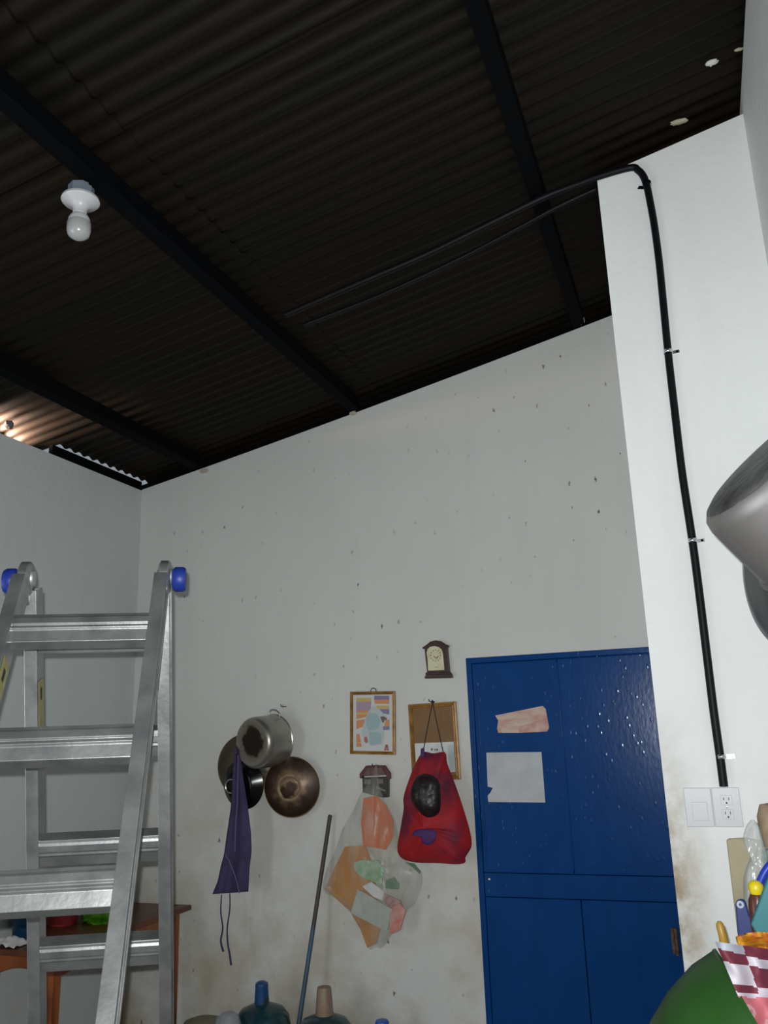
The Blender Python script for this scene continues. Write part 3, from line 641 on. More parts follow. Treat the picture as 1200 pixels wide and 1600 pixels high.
# ---------------------------------------------------------------- framed pictures
def quadframe(t, cor, Y, wpx, depth, m):
    P = [at(a, b, Y) for a, b in cor]; cen = sum(P, Vector()) / 4
    names = 4
    for i in range(4):
        a, b = P[i], P[(i + 1) % 4]
        def inn(p, q, r):   # inset corner
            return p + (q - p).normalized() * wpx + (r - p).normalized() * wpx
        ia = inn(a, P[(i + 1) % 4], P[(i - 1) % 4]); ib = inn(b, P[(i + 2) % 4], a)
        mb = MB(); mi_ = [a.lerp(ia, .5), b.lerp(ib, .5)]
        y0 = Y; V = [a, b, ib, ia]
        prof = [(0, 0), (0, -depth), (.35, -depth * 1.1), (.6, -depth * .75), (.85, -depth * .9), (1, -depth * .5), (1, 0)]
        VV = []
        for q, dy in prof: VV += [a.lerp(ia, q) + Vector((0, dy, 0)), b.lerp(ib, q) + Vector((0, dy, 0))]
        n = len(prof); F = [(2 * k, 2 * k + 1, 2 * ((k + 1) % n) + 1, 2 * ((k + 1) % n)) for k in range(n)]; F += [[2 * k for k in range(n)][::-1], [2 * k + 1 for k in range(n)]]
        mb.add(VV, F); mb.build('frame_moulding', m, t)
def art(t, name, Y, items):          # flat print: list of (material, polygon in photo pixels)
    mb = MB(); ms = []
    for i, (m, pl) in enumerate(items):
        if m not in ms: ms.append(m)
        mb.cur = ms.index(m); pts_ = [at(a, b, Y - .00018 * i) for a, b in pl]; mb.add(pts_, [list(range(len(pts_)))])
    return mb.build(name, ms, t)
def z4(a, b): return (530 + a / 4.8, 980 + b / 4.8)
YF = D - .012
t = thing('framed_picture', (at(583, 1179, D).x, D, at(583, 1179, D).z), 'gilt framed picture with pale blue shape and orange purple stripes, left of pair', 'picture')
quadframe(t, ((548.5, 1081), (618, 1080), (618.5, 1179.5), (548.5, 1178)), D - .0015, .018, .014, GOLD)
fm = lambda n, c: mat(n, c, .45)
cW, cO, cY, cP, cT, cR, cK = fm('print_white', (.56, .57, .56)), fm('print_orange', (.58, .24, .10)), fm('print_yellow', (.55, .38, .11)), fm('print_purple', (.20, .17, .30)), fm('print_teal', (.30, .42, .43)), fm('print_red', (.40, .13, .12)), fm('print_brown', (.14, .08, .07))
cL = fm('print_lilac', (.36, .26, .34)); cLT = fm('print_pale_teal', (.44, .50, .51))
S = lambda pl: [z4(a, b) for a, b in pl]
items = [(cW, S([(105, 505), (400, 500), (405, 940), (105, 935)])), (cY, S([(128, 530), (240, 530), (240, 560), (128, 560)])), (cL, S([(128, 560), (240, 558), (238, 625), (128, 628)])),
         (cO, S([(128, 628), (236, 626), (212, 672), (128, 690)])), (cY, S([(128, 640), (232, 638), (228, 652), (128, 655)])), (cO, S([(128, 700), (196, 690), (180, 745), (128, 765)])), (cY, S([(128, 860), (160, 862), (164, 895), (128, 895)])), (cO, S([(128, 800), (150, 800), (164, 862), (128, 862)])), (cO, S([(128, 868), (166, 872), (168, 898), (130, 898)])),
         (cP, S([(262, 514), (375, 514), (375, 542), (262, 545)])), (cO, S([(262, 545), (375, 542), (375, 575), (268, 575)])), (cY, S([(272, 588), (375, 588), (375, 612), (290, 612)])), (cP, S([(290, 614), (375, 614), (375, 655), (325, 645)])), (cO, S([(350, 700), (376, 690), (376, 745), (335, 745)])), (cP, S([(328, 745), (376, 745), (376, 770), (328, 772)])),
         (cLT, S([(255, 590), (300, 615), (365, 680), (330, 720), (320, 770), (338, 800), (325, 880), (240, 890), (190, 840), (165, 800), (185, 720), (215, 640)])),
         (cT, S([(222, 640), (285, 650), (312, 700), (300, 745), (270, 770), (318, 800), (315, 875), (232, 885), (225, 800), (205, 740), (200, 690)])),
         (cLT, S([(215, 775), (320, 770), (322, 784), (216, 788)])), (cK, S([(308, 672), (335, 668), (358, 684), (352, 700), (338, 696), (335, 718), (322, 712)])), (cR, S([(188, 822), (208, 822), (216, 860), (200, 872), (184, 850)])), (cR, S([(345, 885), (362, 880), (374, 925), (335, 925)])), (cK, S([(350, 880), (362, 880), (364, 900), (350, 902)]))]
art(t, 'print', YF, items)
MB().xz([P2(a, b, D - .004) for a, b in ((551, 1083), (615, 1083), (615, 1176), (551, 1175))], D - .0105, D - .002).build('backing_board', fm('card_back', (.25, .18, .1)), t)
MB().tube(cr([at(579, 1082, D - .006), at(580, 1077, D - .008), at(583, 1075, D - .008), at(587, 1077, D - .008), at(588, 1082, D - .006)], 3), .0022, 6).build('hanging_ring', INK, t, smooth=True)
t = thing('framed_notice', (at(680, 1217, D).x, D, at(680, 1218, D).z), 'gilt frame with brown board above white sheet, behind the red bag', 'picture')
c4_ = ((639, 1101), (713, 1096), (721, 1217.5), (646, 1221))
quadframe(t, c4_, D - .0015, .023, .016, GOLD)
cB = mat('brown_board', (.20, .098, .022), .5, col2=(.165, .078, .016), nscale=10)
art(t, 'print', YF, [(cB, S([(545, 590), (850, 580), (870, 1100), (560, 1120)])), (PAPER, S([(566, 872), (858, 858), (872, 1085), (580, 1105)])), (cLT, S([(812, 885), (858, 880), (868, 1080), (830, 1082)])),
                     (INK, S([(686, 914), (704, 912), (704, 918), (686, 921)])), (INK, S([(691, 905), (696, 905), (699, 928), (694, 928)])), (INK, S([(712, 912), (716, 912), (716, 928), (712, 928)])), (INK, S([(720, 913), (728, 912), (728, 918), (720, 919)])), (INK, S([(720, 922), (728, 921), (728, 926), (720, 927)])), (INK, S([(731, 913), (739, 912), (739, 926), (731, 927)]))])
MB().xz([P2(a, b, D - .004) for a, b in ((641, 1104), (711, 1099), (717, 1214), (648, 1217))], D - .0105, D - .002).build('backing_board', fm('card_back', (.25, .18, .1)), t)
# key holder in the form of a house
t = thing('key_holder', (at(587, 1245, D).x, D, at(587, 1246, D).z), 'small dark wooden house shaped key holder with red roof', 'key holder')
YK = D - .020
MB().xz([P2(*z4(*q), YK) for q in ((172, 1128), (370, 1120), (370, 1275), (320, 1278), (176, 1240))], YK, D - .001).build('house_body', mat('house_body_paint', (.030, .028, .026), .5), t, bevel=.002)
MB().xz([P2(*z4(*q), YK) for q in ((158, 1100), (205, 1038), (340, 1036), (382, 1096), (383, 1140), (368, 1138), (356, 1108), (180, 1116), (176, 1134), (160, 1132))], YK - .012, D - .001).build('roof', mat('house_roof_paint', (.085, .012, .012), .5), t, bevel=.002)
MB().xz([P2(*z4(*q), YK) for q in ((188, 1110), (222, 1056), (330, 1056), (356, 1106))], YK - .0145, YK - .011).build('gable_panel', mat('house_gable', (.085, .035, .03), .5, col2=(.13, .08, .07), nscale=60), t)
for q in (((190, 1140), (235, 1140), (235, 1175), (190, 1178)), ((290, 1140), (330, 1138), (334, 1172), (290, 1174))):
    MB().xz([P2(*z4(*a), YK) for a in q], YK - .003, YK + .001).build('window', mat('house_window', (.16, .13, .11), .5), t)
MB().xz([P2(*z4(*a), YK) for a in ((285, 1190), (350, 1222), (350, 1232), (280, 1210))], YK - .004, YK + .001).build('ledge', mat('house_ledge', (.20, .17, .13), .5), t)
hook(587, 1196, 4.17, 'thin nail above the house key holder from which the clear bag hangs', ln=.045)
hook(676, 1096, 4.17, 'dark nail at the top of the brown framed notice', ln=.06)
# ---------------------------------------------------------------- clear plastic bag and what is in it
def z5(a, b, Y): return P2(490 + a / 4.444, 1150 + b / 4.444, Y)
def film(name, col, a, rough=.25, fr=.55):
    m = bpy.data.materials.new(name); m.use_nodes = True; nt = m.node_tree; N = nt.nodes; L = nt.links
    b = N['Principled BSDF']; b.inputs['Base Color'].default_value = (*col, 1); b.inputs['Roughness'].default_value = rough; b.inputs['Specular IOR Level'].default_value = .9
    tc = N.new('ShaderNodeTexCoord'); mp = N.new('ShaderNodeMapping'); mp.inputs['Scale'].default_value = (9, 9, 2.2); L.new(tc.outputs['Object'], mp.inputs[0])
    n = N.new('ShaderNodeTexNoise'); n.inputs['Scale'].default_value = 2.6; n.inputs['Detail'].default_value = 5; L.new(mp.outputs[0], n.inputs['Vector'])
    r = N.new('ShaderNodeMapRange'); r.inputs[1].default_value = .3; r.inputs[2].default_value = .75; r.inputs[3].default_value = a; r.inputs[4].default_value = fr; L.new(n.outputs['Fac'], r.inputs[0]); L.new(r.outputs[0], b.inputs['Alpha'])
    bp = N.new('ShaderNodeBump'); bp.inputs['Strength'].default_value = .5; bp.inputs['Distance'].default_value = .02; L.new(n.outputs['Fac'], bp.inputs['Height']); L.new(bp.outputs[0], b.inputs['Normal'])
    return m
FILM = film('clear_bag_film', (.58, .58, .52), .03, .28, .36)
YB = 4.105
out = [(425, 195), (437, 195), (450, 330), (480, 420), (520, 500), (560, 580), (585, 690), (600, 800), (650, 870), (700, 905), (750, 950), (748, 1050), (700, 1170), (650, 1210), (600, 1350), (540, 1380), (500, 1440), (470, 1475), (430, 1470), (380, 1480), (330, 1350), (250, 1220), (150, 1130), (62, 1065), (90, 920), (150, 790), (200, 640), (270, 520), (330, 390), (400, 290)]
ob = MB().pillow([z5(a, b, YB) for a, b in out], YB + .005, .060, .050, wr=.016, seed=3, freq=16, sub=3, rings=11, power=.6, cen=z5(430, 900, YB)).build('clear_bag', FILM, smooth=True)
tag(ob, 'translucent plastic bag full of papers hanging from a nail over the key holder', 'bag')
def slab(name, pl, Y, th, m, label, cat, tilt=0.0, smooth=False):
    p = [z5(a, b, Y) for a, b in pl]; mb = MB(); cx = sum(q[0] for q in p) / len(p)
    poly = [Vector((q[0], Y + (q[0] - cx) * tilt, q[1])) for q in p]
    mb.ext(poly, (0, -th / 2, 0), (0, th / 2, 0)); return tag(mb.build(name, m, bevel=.0008), label, cat)
slab('orange_sheet', [(350, 430), (440, 415), (500, 480), (550, 590), (548, 700), (500, 790), (350, 760), (335, 600)], YB + .012, .004, mat('orange_card', (.55, .12, .015), .6, col2=(.45, .09, .012), nscale=6), 'orange folded sheet in the top of the clear bag', 'paper', .12)
slab('yellow_envelope', [(215, 770), (360, 760), (420, 900), (470, 1330), (440, 1440), (375, 1470), (325, 1340), (250, 1215), (72, 1062)], YB + .018, .006, mat('manila_paper', (.50, .20, .02), .65, col2=(.40, .15, .015), nscale=6), 'ochre yellow envelope filling the lower left of the clear bag', 'envelope', -.05)
slab('green_packet', [(285, 880), (330, 860), (450, 865), (485, 930), (470, 1035), (400, 1005), (330, 975), (290, 930)], YB - .012, .010, mat('green_wrap', (.14, .33, .14), .4, col2=(.30, .42, .30), nscale=30), 'green plastic packet in the middle of the clear bag', 'packet', .1)
slab('green_scrap', [(505, 1000), (560, 980), (595, 1030), (590, 1065), (500, 1055)], YB - .004, .008, mat('dark_green_wrap', (.07, .17, .08), .4), 'small dark green scrap right of the green packet in the bag', 'packet', .1)
slab('green_leaf_packet', [(640, 875), (700, 885), (745, 945), (735, 958), (680, 905)], YB + .01, .004, mat('dark_green_wrap', (.07, .17, .08), .4), 'dark green sliver showing below the red bag in the clear bag', 'packet', .1)
slab('white_card', [(340, 1045), (400, 1012), (490, 1082), (478, 1142), (420, 1120)], YB - .012, .003, PAPER, 'pale card corner above the booklet in the clear bag', 'card', .05)
slab('booklet', [(310, 1060), (545, 1205), (515, 1345), (490, 1350), (265, 1225)], YB - .022, .010, mat('pale_green_cover', (.40, .43, .38), .6, col2=(.34, .37, .33), nscale=20), 'pale grey green booklet tilted in the clear bag', 'booklet', .08)
slab('pink_packet', [(555, 1185), (600, 1165), (640, 1210), (600, 1345), (535, 1375), (530, 1250)], YB - .016, .010, mat('pink_wrap', (.50, .16, .12), .45, col2=(.55, .30, .26), nscale=25), 'salmon pink packet at the lower right of the clear bag', 'packet', .1)
slab('maroon_packet', [(490, 1090), (600, 1140), (620, 1185), (550, 1205), (488, 1150)], YB - .006, .008, mat('maroon_wrap', (.24, .07, .07), .45, col2=(.45, .33, .32), nscale=20), 'maroon and white packet right of the booklet in the clear bag', 'packet', .1)
# ---------------------------------------------------------------- red cloth bag
YR_ = 4.07
RED = bpy.data.materials.new('red_cloth'); RED.use_nodes = True
def patchy(m, a, b2, sc, lo, hi, rough=.75, bump=.2):
    nt = m.node_tree; N = nt.nodes; L = nt.links; b = N['Principled BSDF']; b.inputs['Roughness'].default_value = rough
    tc = N.new('ShaderNodeTexCoord'); n = N.new('ShaderNodeTexNoise'); n.inputs['Scale'].default_value = sc; n.inputs['Detail'].default_value = 2; L.new(tc.outputs['Object'], n.inputs['Vector'])
    r = N.new('ShaderNodeValToRGB'); r.color_ramp.elements[0].position = lo; r.color_ramp.elements[1].position = hi; r.color_ramp.elements[0].color = (*a, 1); r.color_ramp.elements[1].color = (*b2, 1); L.new(n.outputs['Fac'], r.inputs[0]); L.new(r.outputs[0], b.inputs['Base Color'])
patchy(RED, (.36, .006, .011), (.11, .008, .035), 7.0, .44, .66)
t = thing('red_bag', (at(676, 1350, YR_).x, YR_, at(676, 1352, YR_).z), 'red cloth bag holding a black bundle, hanging in front of the framed notice', 'bag')
out = [(745, 115), (820, 122), (900, 115), (915, 190), (950, 280), (1000, 420), (1045, 560), (1080, 690), (1085, 770), (1060, 820), (1042, 850), (1040, 885), (980, 898), (860, 890), (700, 885), (610, 862), (572, 820), (568, 760), (590, 640), (612, 500), (612, 420), (650, 300), (690, 200)]
MB().pillow([z5(a, b, YR_) for a, b in out], YR_ + .03, .105, .045, wr=.034, seed=8, freq=13, sub=4, rings=13, power=.75, cen=z5(800, 620, YR_)).build('cloth_sack', RED, t, smooth=True)
yb = YR_ - .075
bl = [(700, 290), (760, 262), (830, 280), (870, 330), (878, 430), (872, 520), (830, 565), (780, 570), (720, 520), (678, 460), (668, 380)]
pur = mat('purple_patch', (.055, .012, .10), .7)
for nm, pl, fr, m in (('black_bundle', bl, .045, mat('black_shiny_bag', (.006, .005, .006), .4, col2=(.018, .007, .009), nscale=30, bump=.3)),
                  ('purple_patch', [(700, 660), (760, 640), (850, 655), (850, 720), (800, 758), (760, 740), (745, 700), (690, 690)], .012, pur)):
    MB().pillow([z5(a, b, yb) for a, b in pl], yb + (.012 if nm[0] == 'b' else -.006), fr, .02, wr=(.006 if nm[0] == 'b' else .002), seed=2, freq=60, sub=3, rings=8).build(nm, m, t, smooth=True)
for a, b in (((880, 560), (1000, 800)), ((700, 470), (800, 590)), ((640, 250), (690, 460))):
    p = [Vector((*z5(a[0] + (b[0] - a[0]) * q / 4, a[1] + (b[1] - a[1]) * q / 4 + 14 * math.sin(q), yb), 0)) for q in range(5)]
nz = at(676, 1097, 4.12)
CORD = mat('dark_cord', (.03, .022, .02), .8)
for q in ((750, 120), (893, 118)):
    e = Vector((z5(*q, YR_)[0], YR_ + .02, z5(*q, YR_)[1]))
    MB().tube(cr([nz, nz.lerp(e, .5) + Vector((0, -.004, 0)), e], 4), .0028, 6).build('cord', CORD, t, smooth=True)
MB().tube([nz + Vector((-.006, 0, -.004)), nz + Vector((0, -.004, .008)), nz + Vector((.006, 0, -.004))], .0045, 8).build('knot', CORD, t, smooth=True)
MB().xz([z5(a, b, YR_) for a, b in ((742, 88), (765, 80), (766, 148), (740, 146))], YR_ + .004, YR_ + .010).build('purple_tab', pur, t)
# ---------------------------------------------------------------- broom stick, jugs and caps by the wall
a = at(516, 1273, 4.17); b = at(467, 1598, 4.02); dirn = (b - a).normalized(); low = a + dirn * (a.z / -dirn.z)
sp = at(492, 1445, 4.09); q = (sp.z - a.z) / (b.z - a.z)
t = thing('broom_stick', (low.x, low.y, 0), 'long thin stick leaning on the wall, brown above and blue below', 'stick')
MB().tube([a, a + dirn * .004, a.lerp(b, q)], [.006, .0105, .0105], 12).build('bare_handle', mat('brown_wood_stick', (.075, .052, .042), .6, col2=(.05, .035, .03), nscale=30), t, smooth=True)
MB().tube([a.lerp(b, q), a.lerp(b, .62), low + dirn * -.002], .011, 12).build('blue_sleeve', mat('blue_stick_paint', (.035, .10, .17), .5, col2=(.05, .06, .07), nscale=10), t, smooth=True)
JUG = mat('teal_jug_plastic', (0.010, 0.040, 0.055), .22, col2=(.012, .055, .060), nscale=6)
def jug(px, Yj, ztop, name, label):
    c = at(px, 1590, Yj); t = thing(name, (c.x, Yj, 0), label, 'water jug')
    prof = [(0, 0), (.115, 0), (.132, .012), (.132, .08), (.128, .09), (.132, .10), (.132, .19), (.128, .20), (.132, .21), (.132, ztop - .10), (.124, ztop - .055), (.100, ztop - .025), (.055, ztop - .006), (.032, ztop), (.029, ztop + .03), (0, ztop + .03)]
    MB().lathe(prof, (c.x, Yj, 0), n=44).build('jug_body', JUG, t, smooth=True); return t, c
z1 = at(405, 1567, 3.95).z
t, c = jug(410, 3.95, z1, 'water_jug', 'dark teal water jug with tall blue cap on the floor, left jug')
cx = at(406, 1550, 3.95).x - c.x
zt1 = at(406, 1533, 3.95).z
MB().lathe([(.034, z1 - .006), (.033, z1 + .02), (.030, zt1 - .028), (.031, zt1 - .022), (.029, zt1 - .008), (.018, zt1), (0, zt1 + .001)], (c.x - .004, 3.95, 0), n=28).build('tall_cap', mat('blue_cap', (.012, .06, .20), .35), t, smooth=True)
z2 = at(507, 1584, 3.95).z; zt2 = at(507, 1541, 3.95).z
t, c = jug(507, 3.95, z2, 'water_jug', 'dark teal water jug with beige cup over its neck, right jug')
tag(MB().lathe([(.042, z2 - .004), (.041, z2 + .002), (.033, zt2 - .012), (.030, zt2 - .003), (.020, zt2), (0, zt2)], (c.x, 3.95, 0), n=28).build('upturned_cup', mat('beige_plastic', (.28, .20, .14), .5, col2=(.23, .15, .10), nscale=8), smooth=True), 'beige plastic cup upturned over the neck of the right water jug', 'cup')
c = at(597, 1600, 3.98); z3 = at(597, 1594, 3.98).z
t = thing('plastic_bottle', (c.x, 3.98, 0), 'bottle with bright blue cap at the bottom edge near the jugs', 'bottle')
MB().lathe([(0, 0), (.055, 0), (.058, .01), (.058, z3 - .12), (.045, z3 - .06), (.028, z3 - .03), (.024, z3 - .02), (0, z3 - .02)], (c.x, 3.98, 0), n=28).build('bottle_body', JUG, t, smooth=True)
MB().lathe([(.031, z3 - .028), (.031, z3 - .006), (.026, z3), (0, z3 + .001)], (c.x, 3.98, 0), n=24).build('blue_cap', mat('bright_blue_cap', (.02, .10, .50), .35), t, smooth=True)
c = at(318, 1600, 3.9); z4_ = at(318, 1590, 3.9).z
t = thing('beige_bucket', (c.x, 3.9, 0), 'olive beige lidded bucket left of the water jugs', 'bucket')
MB().lathe([(0, 0), (.075, 0), (.08, .005), (.095, z4_ - .05), (0, z4_ - .05)], (c.x, 3.9, 0), n=32).build('bucket_body', mat('beige_plastic', (.28, .20, .14), .5), t, smooth=True)
MB().lathe([(.099, z4_ - .06), (.100, z4_ - .035), (.09, z4_ - .015), (.05, z4_ - .002), (0, z4_)], (c.x, 3.9, 0), n=32).build('lid', mat('olive_lid', (.17, .16, .10), .5), t, smooth=True)
c = at(356, 1600, 3.72); z5_ = at(357, 1581, 3.72).z
CLEAR = film('clear_bottle_film', (.42, .45, .50), .35, .12, .7)
t = thing('clear_bottle', (c.x, 3.72, 0), 'cloudy clear plastic container between the bucket and left jug', 'container')
MB().lathe([(0, 0), (.055, 0), (.06, .01), (.06, z5_ - .05), (.05, z5_ - .02), (.028, z5_ - .004), (0, z5_)], (c.x, 3.72, 0), n=32, wob=.12).build('container_body', CLEAR, t, smooth=True)
# ---------------------------------------------------------------- kitchen counter at the right with the piled dishes
CZ = .855
t = thing('kitchen_counter', (.15, 1.68, 0), 'wooden kitchen counter along the right wall under the piled dishes', 'counter')
MB().box((.10, 1.68, CZ - .015), (.575, 1.56, .03)).build('worktop', WOOD, t, bevel=.003)
for x in (-.15, .35):
    for y in (.95, 2.41): MB().box((x, y, (CZ - .0305) / 2), (.05, .05, CZ - .0305)).build('leg', WOOD, t, bevel=.003)
def rounded(pl, Y, th, name, m, label, cat, tilt=0.0, bevel=.003):
    P = [at(a, b, Y) for a, b in pl]; mb = MB(); cx = P[0].x
    for p in P: p.y += (p.x - cx) * tilt
    mb.ext(P, (0, -th / 2, 0), (0, th / 2, 0)); return tag(mb.build(name, m, bevel=bevel), label, cat)
def down(pl, Y):      # carries an outline's last two corners down to the counter, below the frame
    a, b = at(*pl[-1], Y), at(*pl[0], Y)
    return a, b
GB = mat('green_basin_plastic', (.018, .068, .012), .4, spec=.3, col2=(.013, .048, .009), nscale=5)
YG = 1.75
rt = at(1118, 1487, YG)
ex = Vector((.89, 0, .45)).normalized(); dn = Vector((.45, 0, -.89)).normalized()
oa = (ex + Vector((0, .10, 0))).normalized(); rc_ = rt + dn * .20
low_ = 0
prof = [(.197, .0), (.201, .002), (.202, -.004), (.200, -.006), (.196, -.05), (.178, -.11), (.150, -.165), (.128, -.185), (0, -.188), (0, -.183), (.126, -.180), (.172, -.11), (.191, -.05)]
tag(MB().lathe(prof, rc_, oa, 64, close=False).build('green_basin', GB, smooth=True), 'dark green plastic basin standing on edge at the lower right corner', 'basin')
# checked cloth hanging over the basin rim
MAR, WHC, PNK, STR = mat('maroon_print', (.115, .012, .028), .7), mat('white_cloth', (.47, .44, .50), .7), mat('pink_print', (.46, .13, .16), .7), mat('strawberry_print', (.50, .28, .30), .7)
GRC = mat('grey_cloth', (.30, .32, .38), .7)
TL, TR, BL, BR = Vector((1117, 1471)), Vector((1225, 1486)), Vector((1182, 1625)), Vector((1285, 1625))
mb = MB(); n_ = 60
def cl(u, v):
    p = (TL * (1 - u) + TR * u) * (1 - v) + (BL * (1 - u) + BR * u) * v
    yy = YG - .11 - .02 * math.sin(u * 9 + v * 3) + .10 * (v * 0.5) * 0 + .012 * noise.noise(Vector((u * 5, v * 5, 2)))
    return at(p.x, p.y, yy)
mb.grid(cl, n_, n_)
mi = []
for i in range(n_):
    for j in range(n_):
        u = (i + .5) / n_; v = (j + .5) / n_
        a = int((u + .12 * v) / .40); b = int((v - .04 * u + .02) / .225)
        k = 0 if (a + b) % 2 == 0 else 1
        if b == 0 and v < .07 + .1 * u: k = 4 if a == 0 else 0
        if v > .47 + .12 * math.sin(u * 3 + .3) - .22 * u and not (a == 1 and v < .55):
            k = 2
            for cu, cv, r in ((.10, .70, .07), (.30, .86, .08), (.50, .72, .08), (.22, .95, .05), (.62, .90, .08), (.75, .7, .06)):
                if (u - cu) ** 2 + (v - cv) ** 2 < r * r and noise.noise(Vector((u * 14, v * 14, 3))) > -.18: k = 3
            if v < .51 + .12 * math.sin(u * 3 + .3) - .22 * u: k = 1 if u < .4 else 3
        mi.append(k)
mb.mi = mi
tag(mb.build('checked_cloth', [MAR, WHC, PNK, STR, GRC], smooth=60), 'maroon and white checked kitchen cloth with pink berries draped over the green basin', 'cloth')
OC = mat('orange_food_wrap', (.52, .26, .02), .4, col2=(.40, .07, .03), nscale=26, lo=.45, hi=.58)
mb = MB(); mb.grid(lambda u, v: at(1150 + 80 * u + 6 * v, 1470 - 14 * math.sin(PI * (.15 + .8 * u)) + 30 * v, YG + .06 + .03 * noise.noise(Vector((u * 6, v * 4, 1)))), 26, 8)
tag(mb.build('orange_wrapper', OC, solid=.002, smooth=60), 'crinkled orange and yellow wrapper behind the top edge of the checked cloth', 'wrapper')
# things standing on the counter behind the basin
def stand(name, top, Y, th, m, label, cat, tilt=0.0, slope=0.0):
    P = [at(a, b, Y) for a, b in top]
    a, b = P[0], P[-1]
    # straight down the outline's sides to the counter
    fa = Vector((a.x + slope * (a.z - CZ), Y, CZ)); fb = Vector((b.x + slope * (b.z - CZ), Y, CZ))
    poly = [fa] + P + [fb]
    for p in poly: p.y += (p.x - a.x) * tilt
    return tag(MB().ext(poly, (0, -th / 2, 0), (0, th / 2, 0)).build(name, m, bevel=.003), label, cat)
stand('beige_board', [(1150, 1440), (1135, 1313), (1139, 1310), (1168, 1309), (1215, 1318)], 2.36, .012, mat('beige_board', (.30, .26, .165), .6, col2=(.25, .21, .13), nscale=6), 'beige board standing at the right below the outlet', 'board', .02)
stand('blue_cutting_board', [(1153, 1462), (1149, 1412), (1152, 1406), (1160, 1404), (1165, 1408), (1171, 1430), (1190, 1448), (1205, 1452)], 2.14, .014, mat('navy_plastic', (.008, .022, .135), .4), 'dark blue plastic cutting board at the right, with hole near its top', 'cutting board')
hp = at(1156.5, 1413, 2.13)
tag(MB().lathe([(.003, 0), (.0075, 0), (.0075, .003), (.003, .003)], hp, (0, -1, 0), 16, close=True).build('metal_washer', mat('washer', (.30, .34, .40), .4, .3), smooth=True), 'small pale metal washer at the hole of the blue cutting board', 'washer')
TEAL = mat('teal_plastic', (.012, .155, .175), .4, col2=(.010, .125, .150), nscale=5)
tb = [(1186, 1466), (1173, 1443), (1200, 1368), (1213, 1345), (1260, 1380), (1250, 1466)]
stand('teal_tray', tb, 2.02, .02, TEAL, 'teal plastic tray leaning at the right picture edge above the checked cloth', 'tray')
BA = mat('bright_blue_plastic', (.012, .035, .36), .35)
pp = cr([at(a, b, 2.10) for a, b in ((1184, 1396), (1188, 1378), (1197, 1360), (1208, 1348), (1222, 1345), (1235, 1356), (1240, 1400), (1240, 1470))], 4); pp.append(Vector((pp[-1].x, 2.10, CZ)))
tag(MB().tube(pp, .0085, 12).build('plastic_hoop', BA, smooth=True), 'curved bright blue plastic hoop at the right edge above the teal tray', 'hoop')
yc = at(1181, 1387, 2.08)
t = thing('sauce_bottle', (yc.x, yc.y, CZ), 'small brown bottle with yellow cap in front of the clear bag, at the right', 'bottle')
zc_ = yc.z
MB().lathe([(0, CZ - zc_), (.018, CZ - zc_), (.020, CZ - zc_ + .006), (.020, -.040), (.018, -.024), (.013, -.012), (0, -.012)], yc, n=24).build('bottle_body', mat('brown_sauce', (.085, .022, .014), .3), t, smooth=True)
MB().lathe([(.0115, -.014), (.0150, -.004), (.0145, .006), (.009, .013), (0, .015)], yc, n=24).build('yellow_cap', mat('yellow_plastic', (.62, .50, .01), .4), t, smooth=True)
hd = at(1124, 1441, 2.2)
tag(MB().tube([hd + Vector((0, 0, .002)), hd + Vector((0, 0, -.004)), hd + Vector((.004, 0, -.03)), Vector((hd.x + .02, 2.2, CZ))], [.004, .0085, .0095, .009], 12).build('spatula_handle', mat('amber_plastic', (.38, .22, .025), .4), smooth=True), 'upright amber yellow spatula handle beside the checked cloth', 'utensil')
FILM2 = film('knotted_bag_film', (.55, .58, .57), .25, .16, .72)
def q8(pl): return [P2(1000 + a / 4, 1200 + b / 4, 2.22) for a, b in pl]
o = MB().pillow(q8([(700, 322), (735, 345), (755, 400), (775, 470), (800, 560), (800, 700), (770, 820), (740, 1000), (690, 1000), (650, 850), (645, 700), (665, 620), (690, 540), (650, 470), (645, 430), (665, 360)]), 2.22, .035, .03, wr=.016, seed=5, freq=55, sub=3, rings=9).build('knotted_bag', FILM2, smooth=True)
tag(o, 'knotted clear plastic bag in front of the beige board', 'bag')
tn = at(1207, 1290, 2.25)
t = thing('tan_jar', (tn.x, 2.25, CZ), 'tan rounded jar cut off by the right picture edge beside the clear bag', 'jar')
MB().lathe([(0, 0), (.03, 0), (.034, .01), (.034, tn.z - CZ - .07), (.030, tn.z - CZ - .05), (0, tn.z - CZ - .05)], (tn.x, 2.25, CZ), n=28).build('jar_body', mat('pale_teal_glass', (.16, .27, .24), .3), t, smooth=True)
MB().lathe([(.030, tn.z - CZ - .045), (.031, tn.z - CZ + .02), (.022, tn.z - CZ + .046), (0, tn.z - CZ + .05)], (tn.x, 2.25, CZ), n=28).build('lid', mat('tan_lid', (.27, .20, .13), .5, col2=(.17, .11, .07), nscale=20), t, smooth=True)
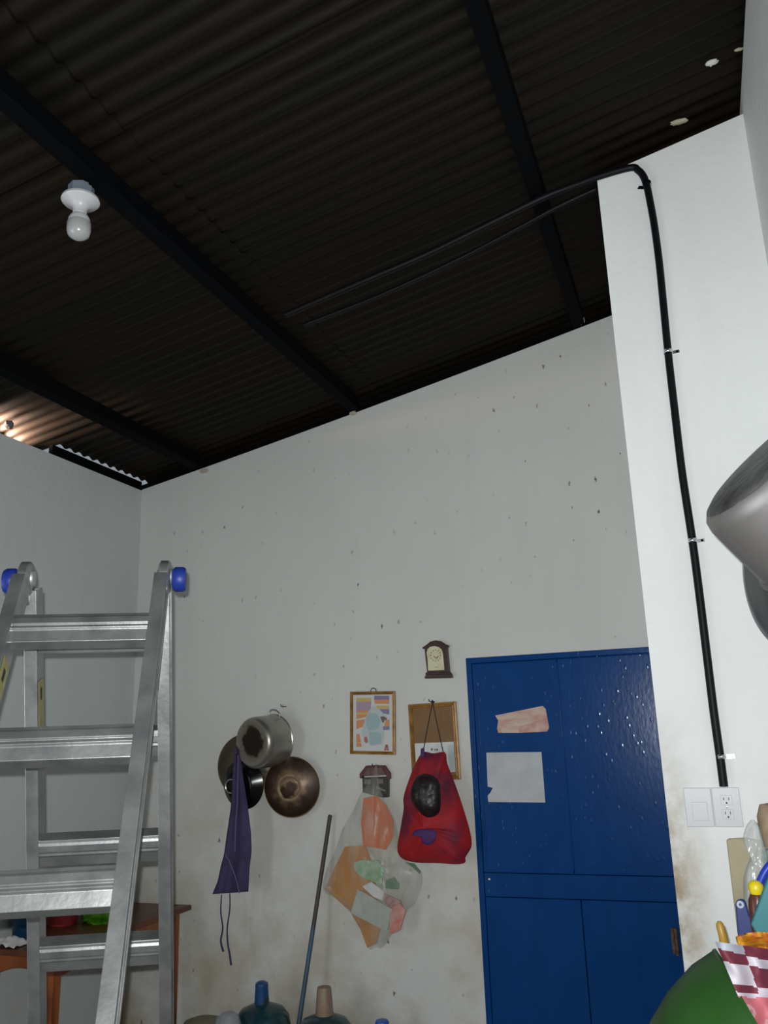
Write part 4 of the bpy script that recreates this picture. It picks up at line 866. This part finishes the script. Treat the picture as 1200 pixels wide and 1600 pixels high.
# ---------------------------------------------------------------- pots hanging at the right edge
YH = 1.62
tip = at(1094, 808, YH)
nb = Vector((-.60, -.30, .72)).normalized()
inpl = Vector((.64, 0, .50)); inpl = (inpl - nb * inpl.dot(nb)).normalized()
POTR = .175
cb_ = tip + inpl * (POTR - .004)
GP = mat('sooty_pot_base', (.21, .215, .205), .42, .7, col2=(.07, .075, .068), nscale=9, lo=.38, hi=.62, bump=.25, bscale=60)
GS = mat('bright_pot_side', (.30, .285, .28), .42, .8, col2=(.22, .20, .20), nscale=5)
t = thing('hanging_pot', (cb_.x + .1, YH, cb_.z - .25), 'large aluminium pot with sooty base jutting in at the right picture edge', 'pot')
MB().lathe([(0, .002), (.10, .0), (.140, -.003), (.158, -.010), (.160, -.012), (.156, -.014), (.10, -.005), (0, -.005)], cb_, nb, 64).build('pot_base', GP, t, smooth=True)
MB().lathe([(.159, -.011), (.170, -.022), (.175, -.040), (.177, -.12), (.178, -.168), (.184, -.170), (.184, -.176), (.177, -.178), (.173, -.12), (.170, -.04), (.155, -.018)], cb_, nb, 64, close=True).build('pot_side', GS, t, smooth=True)
hN = cb_ - nb * .13 + nb.cross(inpl) * .178
side_ = inpl
MB().tube(cr([hN - side_ * .05, hN - side_ * .045 + nb.cross(inpl) * .03, hN + side_ * .045 + nb.cross(inpl) * .03, hN + side_ * .05], 4), .006, 8).build('handle', ALU_D, t, smooth=True)
e2 = at(1240, 905, 2.15); bx = Vector((-.93, -.34, -.05)).normalized()
t = thing('hanging_basin', (e2.x, 2.15, e2.z - .25), 'dull grey metal basin hanging below the large pot at the right edge', 'basin')
MB().lathe([(0, .065), (.11, .065), (.145, .054), (.222, -.03), (.236, -.033), (.236, -.038), (.218, -.036), (.138, .046), (0, .058)], e2, bx, 56).build('basin_body', mat('dull_dark_tin', (.16, .175, .18), .35, .8, col2=(.06, .065, .07), nscale=10, lo=.4, hi=.6, stretch=(1, 1, .3)), t, smooth=True)
for q, lb_ in (((XR, 2.22, e2.z + .235), 'lower iron hook on the right wall behind the grey basin'), ((XR, 1.70, cb_.z + .18), 'upper iron hook on the right wall behind the large aluminium pot')):
    a = Vector(q); tag(MB().tube([a + Vector((.03, 0, 0)), a + Vector((-.09, 0, 0)), a + Vector((-.10, 0, .02))], .004, 8).build('wall_hook', BLACKST, smooth=True), lb_, 'hook', 'hooks on the right wall')
